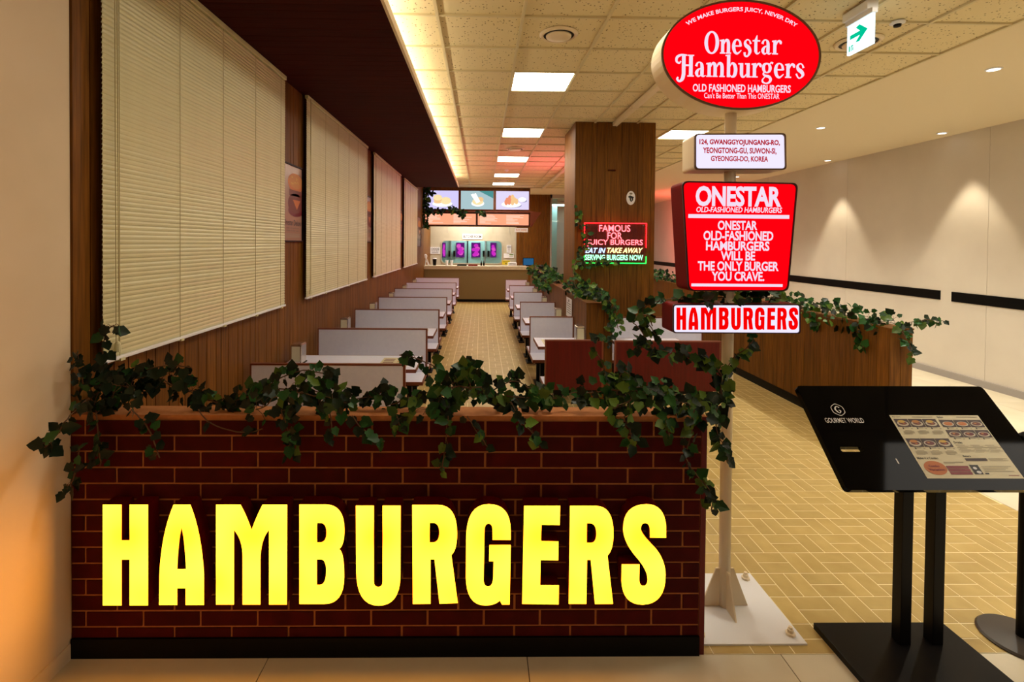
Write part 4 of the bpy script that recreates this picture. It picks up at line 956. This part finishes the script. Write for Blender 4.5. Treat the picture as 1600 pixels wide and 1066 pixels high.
sign('wall_sticker','white sticker with a yellow warning triangle right of the kitchen window',Q2(968,810,1088,860),17.49,[(None,.55,.6,.95,.9),(None,.55,.25,.9,.35)],ink='lettuce',cat='sticker')
sign('counter_card','yellow card standing on the counter below the notices',Q2(948,892,1042,942),15.9,[('ATTENTION',.08,.6,.92,.8),(None,.42,.15,.58,.45)],boardm='ylw',cat='card')
sign('pay_sign','small white PAY HERE sign hanging under the right menu board',Q2(1098,505,1255,555),15.35,[('PAY HERE',.1,.3,.9,.75)],boardm='white',ink='orange',bold=0)
# counter items
def on_ct(px): return at(px,413,Y=15.8).x
x=on_ct(800.5); t=thing('receipt_printer','white box shaped printer on the right end of the counter','printer',(x,15.8,1.13)); obj('body',BB(x-.14,x+.14,15.7,15.95,1.13,1.24),M['white'],t,bevel=.01); obj('slot',BB(x-.1,x+.1,15.695,15.70,1.19,1.205),M['black'],t)
x=on_ct(679); t=thing('tumbler','dark tumbler on the left end of the counter','cup',(x,15.8,1.13)); obj('body',MB().lathe([(.05,0),(.065,.19),(.067,.2)],(x,15.8,1.13),20),M['blackmat'],t); obj('lid',MB().lathe([(.07,.2),(.07,.225),(.05,.235)],(x,15.8,1.13),20),M['white'],t)
x=on_ct(667); t=thing('folding_stand','small white folding stand leaning at the left end of the counter','stand',(x,15.75,1.13))
obj('leg',MB().hexa([(x+.05,15.7,1.13),(x+.10,15.7,1.13),(x+.10,15.73,1.13),(x+.05,15.73,1.13),(x-.10,15.7,1.47),(x-.05,15.7,1.47),(x-.05,15.73,1.47),(x-.10,15.73,1.47)]),M['white'],t); obj('leg',MB().tube([(x-.05,15.8,1.13),(x-.04,15.78,1.3),(x,15.76,1.42),(x-.02,15.75,1.47),(x-.08,15.74,1.47)],.016,8),M['white'],t)
x=on_ct(703)
for k,dx in enumerate((-.10,.05)):
    t=thing('upturned_cup','white cup on the counter, %s of a pair under the kitchen window'%('left' if k==0 else 'right'),'cup',(x+dx,15.85,1.13),'pair of white cups'); obj('body',MB().lathe([(.045,0),(.03,.06),(.05,.15),(.052,.16)],(x+dx,15.85,1.13),16),M['white'],t)
for k,px in enumerate((722,739)):
    x=on_ct(px); t=thing('serving_tray','%s flat tray on the counter'%('black' if k==0 else 'reddish'),'tray',(x,15.75,1.13)); obj('tray_base',BB(x-.14,x+.14,15.6,15.9,1.13,1.14),M['black' if k==0 else 'maroon'],t); obj('rim',MB().box(x-.15,x+.15,15.59,15.6,1.13,1.165).box(x-.15,x+.15,15.9,15.91,1.13,1.165).box(x-.15,x-.14,15.6,15.9,1.13,1.165).box(x+.14,x+.15,15.6,15.9,1.13,1.165),M['black' if k==0 else 'maroon'],t)
x=on_ct(753.5)
for k,dx in enumerate((-.03,.05)):
    t=thing('sauce_bottle','dark sauce bottle on the counter, %s of two'%('left' if k==0 else 'right'),'bottle',(x+dx,15.8,1.13),'two sauce bottles'); obj('body',MB().lathe([(.028,0),(.028,.09),(.012,.12),(.012,.14)],(x+dx,15.8,1.13),12),M['blackmat'],t); obj('cap',MB().lathe([(.014,.14),(.014,.16)],(x+dx,15.8,1.13),12),M['maroon'],t)
x=1.42; t=thing('till_monitor','small blue till screen at the right end of the counter behind the ivy','monitor',(x,15.7,1.13)); obj('screen',BB(x-.10,x+.26,15.7,15.73,1.15,1.40),M['blackmat'],t); obj('display',BB(x-.08,x+.24,15.693,15.70,1.17,1.38),emat('blue_till_display',(.02,.10,.22),1),t); obj('foot',BB(x,x+.1,15.68,15.8,1.13,1.15),M['blackmat'],t)
# wood wall right of the kitchen and glazed screen
ww=thing('wall_back',None,None,(1.9,17.4,0),kind='structure')
planks(1.235,2.42,17.40,'x',0,3.57,ww,0,1,.03); planks(1.235,1.235+.001,17.4,'x',0,.01,ww,0)
planks(15.6,17.4,1.225,'y',0,.0,ww,0) if 0 else None
gl=thing('window_6',None,None,(2.9,17.0,0),kind='structure')
obj('window_frame',MB().box(2.42,2.47,17.36,17.42,0,3.57).box(2.98,3.03,17.36,17.42,0,3.57).box(3.65,3.70,17.36,17.42,0,3.57).box(2.42,3.7,17.36,17.42,3.45,3.57).box(2.42,3.7,17.36,17.42,0,.1),M['grey'],gl)
obj('window_pane',BB(2.47,2.98,17.385,17.39,.1,3.45),M['tealglass'],gl); obj('window_pane',BB(3.03,3.65,17.385,17.39,.1,3.45),M['tealglass'],gl)
area('glass_room_light',(2.9,18.6,3.3),.8,(.75,.95,1),14)
# ------------------------------------------------------------------ exit sign
ex=thing('exit_sign','small hanging white exit sign with a green arrow, glowing against the speckled ceiling','exit sign',(2.7,3.53,3.25))
obj('ceiling_mount',MB().box(2.66,2.74,3.42,3.66,3.50,3.562),M['white'],ex,bevel=.004)
obj('lit_panel',BB(2.69,2.71,3.41,3.645,3.255,3.47),emat('cool_white_exit_panel',(.72,.95,1),1.6),ex); obj('top_rail',BB(2.68,2.72,3.40,3.655,3.468,3.50),M['white'],ex)
f=Flat((2.6885,3.645,3.255),(0,-1,0),(0,0,1)); M['exg']=emat('green_exit_print',(.0,.55,.30),1.0)
f.poly('exg/arrow',[(.03,.125),(.035,.10),(.12,.118),(.075,.085),(.095,.07),(.19,.128),(.12,.19),(.10,.175),(.13,.148)][:0]+[(.03,.135),(.03,.105),(.125,.105),(.085,.068),(.12,.062),(.195,.12),(.12,.182),(.085,.172),(.125,.135)])
f.rect('exg/arrow',.02,.02,.032,.06); f.rect('exg/arrow',.04,.02,.048,.06); f.rect('exg/arrow',.04,.05,.062,.06); f.rect('exg/arrow',.056,.02,.064,.045)
f.out(ex)
# ------------------------------------------------------------------ ivy
def leafmesh(name,m,seed):
    rr_=random.Random(seed)
    # five lobed leaf, folded along the midrib; stalk at origin, tip along +y, unit length 1
    out=[(0,0),(.20,-.10),(.40,.04),(.36,.20),(.52,.38),(.37,.52),(.24,.72),(0,1.0)]
    vs=[(0,.42,-.06)]
    L_=[(x,y) for x,y in out]+[(-x,y) for x,y in out[1:-1]][::-1]
    for x,y in L_: vs.append((x*rr_.uniform(.9,1.1),y,(.16*abs(x)-.10*y*y+rr_.uniform(-.03,.03))))
    n_=len(L_); fs=[(0,1+i,1+(i+1)%n_) for i in range(n_)]
    me=MB().add(vs,fs).mesh(name); me.materials.append(m); me.shade_smooth(); return me
LM={}
for k in 'dml': LM[k]=[leafmesh('leaf',M['leaf'+k],s) for s in (1,2,3)]
def garland(name,label,vines,cat='ivy',leaf=.047,mix=(.5,.38,.12),parts=True,seed=1,facing=(0,-1,.35)):
    """vines: list of (points[(x,y,z)], leaves, spread)"""
    rr_=random.Random(seed); b0=vines[0][0][0]; zmin=min(p[2] for v in vines for p in v[0])
    t=thing(name,label,cat,(b0[0],b0[1],b0[2]))
    stems=MB(); stuff={k:MB() for k in 'dml'}; cnt=0
    for pts,nl,sp in vines:
        nl=int(nl*(1.2 if parts else 1))
        q=catmull([tuple(p) for p in pts],5); q=[(x+rr_.uniform(-.3,.3)*sp*.4,y+rr_.uniform(-.2,.2)*sp*.4,z+rr_.uniform(-.3,.3)*sp*.4) for x,y,z in q]
        q=[tuple(pts[0])]+q[1:]
        stems.tube(q,.0028 if parts else .004,5)
        for i in range(nl):
            u=(i+rr_.random())/nl*(len(q)-1); a=q[int(u)]; b=q[min(int(u)+1,len(q)-1)]; fr=u-int(u)
            p=Vector(a).lerp(Vector(b),fr)
            while 1:
                d=Vector((rr_.uniform(-1,1),rr_.uniform(-1,1),rr_.uniform(-1,1)))
                if d.length<1: break
            d=Vector((d.x,d.y*.55,d.z)); pos=p+d*sp
            if rr_.random()<.35: stems.tube([tuple(p),tuple(p.lerp(pos,.6)+Vector((0,0,.01))),tuple(pos)],.0013 if parts else .002,4)
            n_=(Vector(facing)+Vector((rr_.uniform(-1,1),rr_.uniform(-.7,.7),rr_.uniform(-.8,.9)))*.8).normalized()
            tip=(d*1.2+Vector((rr_.uniform(-.6,.6),rr_.uniform(-.3,.3),rr_.uniform(-1.2,.35)))); tip=(tip-n_*tip.dot(n_))
            tip=tip.normalized() if tip.length>1e-4 else n_.orthogonal().normalized()
            xx=tip.cross(n_).normalized()
            s=leaf*rr_.uniform(.6,1.25)
            ch=rr_.choices('dml',mix)[0]
            mt=Matrix(((xx.x,tip.x,n_.x,0),(xx.y,tip.y,n_.y,0),(xx.z,tip.z,n_.z,0),(0,0,0,1)))
            if parts and cnt<290:
                o=bpy.data.objects.new('leaf',rr_.choice(LM[ch])); COL.objects.link(o); o.parent=t
                o.matrix_local=Matrix.Translation(pos-ORG[t])@mt@Matrix.Scale(s,4)
            else:
                me=rr_.choice(LM[ch]); MM=Matrix.Translation(pos)@mt@Matrix.Scale(s,4)
                stuff[ch].add([tuple(MM@v.co) for v in me.vertices],[tuple(f.vertices) for f in me.polygons])
            cnt+=1
    obj('vine_stem',stems,M['stem'],t)
    big=MB(); mats=[]; 
    for k in 'dml':
        if stuff[k].v: tag(obj('foliage',stuff[k],M['leaf'+k],t),kind='stuff')
    return t
def P3(l): return [tuple(at(x,y,Y=Y)) for x,y,Y in l]
garland('ivy_garland','dark ivy bunch at the left end of the brick wall, trailing over the white wall',[
 (P3([(150,632,2.26),(190,600,2.25),(240,592,2.25),(300,612,2.26)]),70,.075),
 (P3([(140,630,2.22),(170,600,2.2),(215,610,2.2)]),60,.085),
 (P3([(165,605,2.24),(158,560,2.22),(166,520,2.22),(178,508,2.22)]),14,.035),
 (P3([(130,600,2.17),(122,570,2.15),(118,550,2.14)]),12,.03),
 (P3([(135,625,2.10),(105,655,1.98),(85,685,1.94),(70,700,1.92)]),16,.022),
 (P3([(150,645,2.16),(155,690,2.15),(157,728,2.15)]),14,.025),
 (P3([(125,700,2.10),(118,740,2.08),(105,765,2.06)]),12,.022),
 (P3([(205,640,2.15),(232,670,2.15),(250,715,2.15)]),11,.025),
 (P3([(200,590,2.25),(240,575,2.24),(280,572,2.24),(300,575,2.24)]),10,.02)],mix=(.78,.2,.02),seed=3)
garland('ivy_garland','ivy spilling over the left half of the brick wall above the letters A to B',[
 (P3([(290,612,2.26),(340,628,2.26),(390,618,2.26),(440,608,2.26),(520,615,2.26)]),75,.05),
 (P3([(400,640,2.18),(450,615,2.18),(500,620,2.18),(540,630,2.2)]),70,.075),
 (P3([(410,610,2.26),(450,585,2.27),(490,580,2.27),(520,590,2.27)]),26,.03),
 (P3([(440,640,2.16),(450,675,2.15),(455,708,2.15)]),20,.035),
 (P3([(530,625,2.26),(580,620,2.27),(610,605,2.28)]),26,.03),
 (P3([(515,640,2.16),(518,665,2.15),(515,690,2.15)]),9,.02),
 (P3([(550,650,2.16),(575,678,2.15),(600,690,2.15)]),12,.025),
 (P3([(310,640,2.17),(330,662,2.15),(380,676,2.15),(410,670,2.15)]),3,.012)],mix=(.55,.38,.07),seed=5)
garland('ivy_garland','ivy over the middle of the brick wall, with sprigs rising in front of the aisle',[
 (P3([(610,632,2.28),(660,615,2.27),(720,605,2.26),(790,620,2.26),(860,622,2.26)]),70,.05),
 (P3([(665,640,2.2),(710,605,2.2),(760,610,2.2)]),75,.075),
 (P3([(690,600,2.28),(680,575,2.29),(650,560,2.3),(625,555,2.3)]),16,.025),
 (P3([(710,595,2.26),(728,575,2.26),(742,568,2.26)]),16,.02),
 (P3([(770,610,2.26),(800,595,2.27),(830,608,2.28),(850,615,2.28)]),24,.03),
 (P3([(800,630,2.18),(815,660,2.15),(845,690,2.15)]),16,.03),
 (P3([(700,650,2.16),(695,700,2.15),(690,735,2.15)]),12,.022),
 (P3([(730,650,2.16),(745,675,2.15),(762,698,2.15)]),7,.015),
 (P3([(620,650,2.16),(625,665,2.15)]),10,.03)],mix=(.42,.42,.16),seed=8)
garland('ivy_garland','ivy over the right end of the brick wall, trailing down past the letter S',[
 (P3([(850,628,2.26),(900,615,2.26),(960,610,2.26),(1020,612,2.26),(1090,622,2.26),(1120,640,2.24)]),95,.045),
 (P3([(960,640,2.2),(1010,615,2.2),(1060,625,2.2),(1100,635,2.2)]),85,.07),
 (P3([(965,600,2.28),(975,580,2.28),(985,590,2.27)]),16,.03),
 (P3([(975,650,2.16),(985,675,2.15),(990,690,2.15)]),18,.03),
 (P3([(1040,655,2.16),(1045,680,2.15)]),10,.025),
 (P3([(1085,640,2.16),(1080,680,2.15),(1072,715,2.15),(1090,745,2.15),(1110,768,2.14),(1112,800,2.14)]),26,.020),
 (P3([(1115,645,2.24),(1122,680,2.2),(1135,700,2.18),(1136,722,2.18)]),16,.022),
 (P3([(950,600,2.4),(942,570,2.42),(930,545,2.44),(935,530,2.44)]),7,.015)],mix=(.36,.44,.20),seed=11)
garland('ivy_vine','ivy climbing round the pylon pole and hanging between its lit boxes',[
 (P3([(1120,625,2.42),(1128,590,2.42),(1105,565,2.43),(1060,552,2.44),(1020,545,2.45),(990,540,2.46)]),55,.035),
 (P3([(1030,530,2.5),(1010,500,2.52),(1005,480,2.52),(1040,468,2.56),(1090,465,2.56)]),26,.03),
 (P3([(1060,468,2.5),(1110,466,2.48),(1170,465,2.48),(1220,466,2.5)]),26,.018),
 (P3([(1090,468,2.40),(1105,470,2.395),(1112,475,2.395)]),3,.010),
 (P3([(1150,475,2.40),(1158,479,2.395)]),3,.010),
 (P3([(1130,590,2.44),(1145,560,2.44),(1165,545,2.44),(1178,530,2.44)]),12,.016),
 (P3([(1020,545,2.45),(1000,515,2.46),(988,500,2.47),(1010,492,2.47),(1020,510,2.47)]),5,.012),
 (P3([(1125,600,2.42),(1130,630,2.4),(1118,655,2.38)]),28,.035)],leaf=.05,mix=(.45,.33,.22),seed=14)
def P3x(l): return [tuple(Vector(p)) for p in l]
garland('ivy_vine','ivy climbing the front edge of the wooden column beside the neon sign',[
 (P3([(906,470,6.2),(895,425,6.5),(905,400,6.8),(918,375,6.85),(905,345,6.9),(903,325,6.92)]),60,.05),
 (P3([(900,415,6.86),(930,412,6.86),(960,410,6.88)]),45,.04)],leaf=.06,mix=(.4,.4,.2),parts=False,seed=21)
garland('ivy_garland','ivy bunch hanging over the end of the low wooden wall in front of the column',[
 ([(1.35,5.75,1.22),(1.33,6.3,1.23),(1.28,6.9,1.24)],230,.14),
 (P3([(925,450,5.55),(945,465,5.5),(958,485,5.5),(966,515,5.5)]),75,.06),
 (P3([(960,480,5.5),(957,505,5.5),(950,540,5.5)]),26,.03)],leaf=.06,mix=(.25,.45,.30),parts=False,seed=22)
garland('ivy_garland','ivy along the far stretch of the low wooden wall, beside the small booth tables',[
 ([(1.28,8.2,1.20),(1.3,9.3,1.22),(1.3,10.6,1.22),(1.3,11.9,1.20)],420,.17),
 ([(1.2,8.6,1.10),(1.19,9.6,1.05),(1.19,10.6,1.08)],110,.08)],leaf=.075,mix=(.25,.45,.30),parts=False,seed=23)
garland('ivy_garland','ivy along the top of the walnut partition right of the pylon sign',[
 ([(3.8,4.42,1.14),(3.8,5.0,1.16),(3.8,5.6,1.17),(3.8,6.3,1.17),(3.78,7.2,1.17)],165,.095),
 ([(3.68,4.5,1.12),(3.66,5.1,1.10),(3.66,5.8,1.10)],55,.08),
 ([(3.66,4.75,1.05),(3.65,4.72,.95),(3.65,4.65,.88)],16,.035),
 ([(3.66,5.35,1.05),(3.65,5.32,.98)],12,.04),
 ([(3.75,4.38,1.12),(3.80,4.33,1.0),(3.82,4.31,.88)],16,.03),
 ([(3.85,4.42,1.16),(3.98,4.35,1.20),(4.08,4.3,1.2)],16,.03)],leaf=.062,mix=(.30,.50,.20),seed=25)
garland('ivy_garland','far ivy on top of the walnut partition, left of the red message box',[
 ([(3.8,7.3,1.18),(3.8,9.0,1.18),(3.8,11.0,1.18)],330,.13)],leaf=.07,mix=(.4,.45,.15),parts=False,seed=26)
garland('ivy_vine','ivy hanging down the left end of the menu screens over the counter',[
 (P3([(664,297,15.2),(666,310,15.15),(663,325,15.1),(663,340,15.1),(662,356,15.1)]),130,.12),
 (P3([(664,297,15.2),(672,299,15.2),(676,303,15.2)]),20,.06),
 (P3([(668,330,15.15),(680,330,15.15),(692,332,15.15)]),30,.06),(P3([(704,327,15.15),(716,331,15.15),(724,333,15.15),(722,336,15.15)]),60,.08),(P3([(748,331,15.15),(756,334,15.15)]),12,.05)],leaf=.11,mix=(.5,.35,.15),parts=False,seed=27)
bpy.data.orphans_purge() if False else None
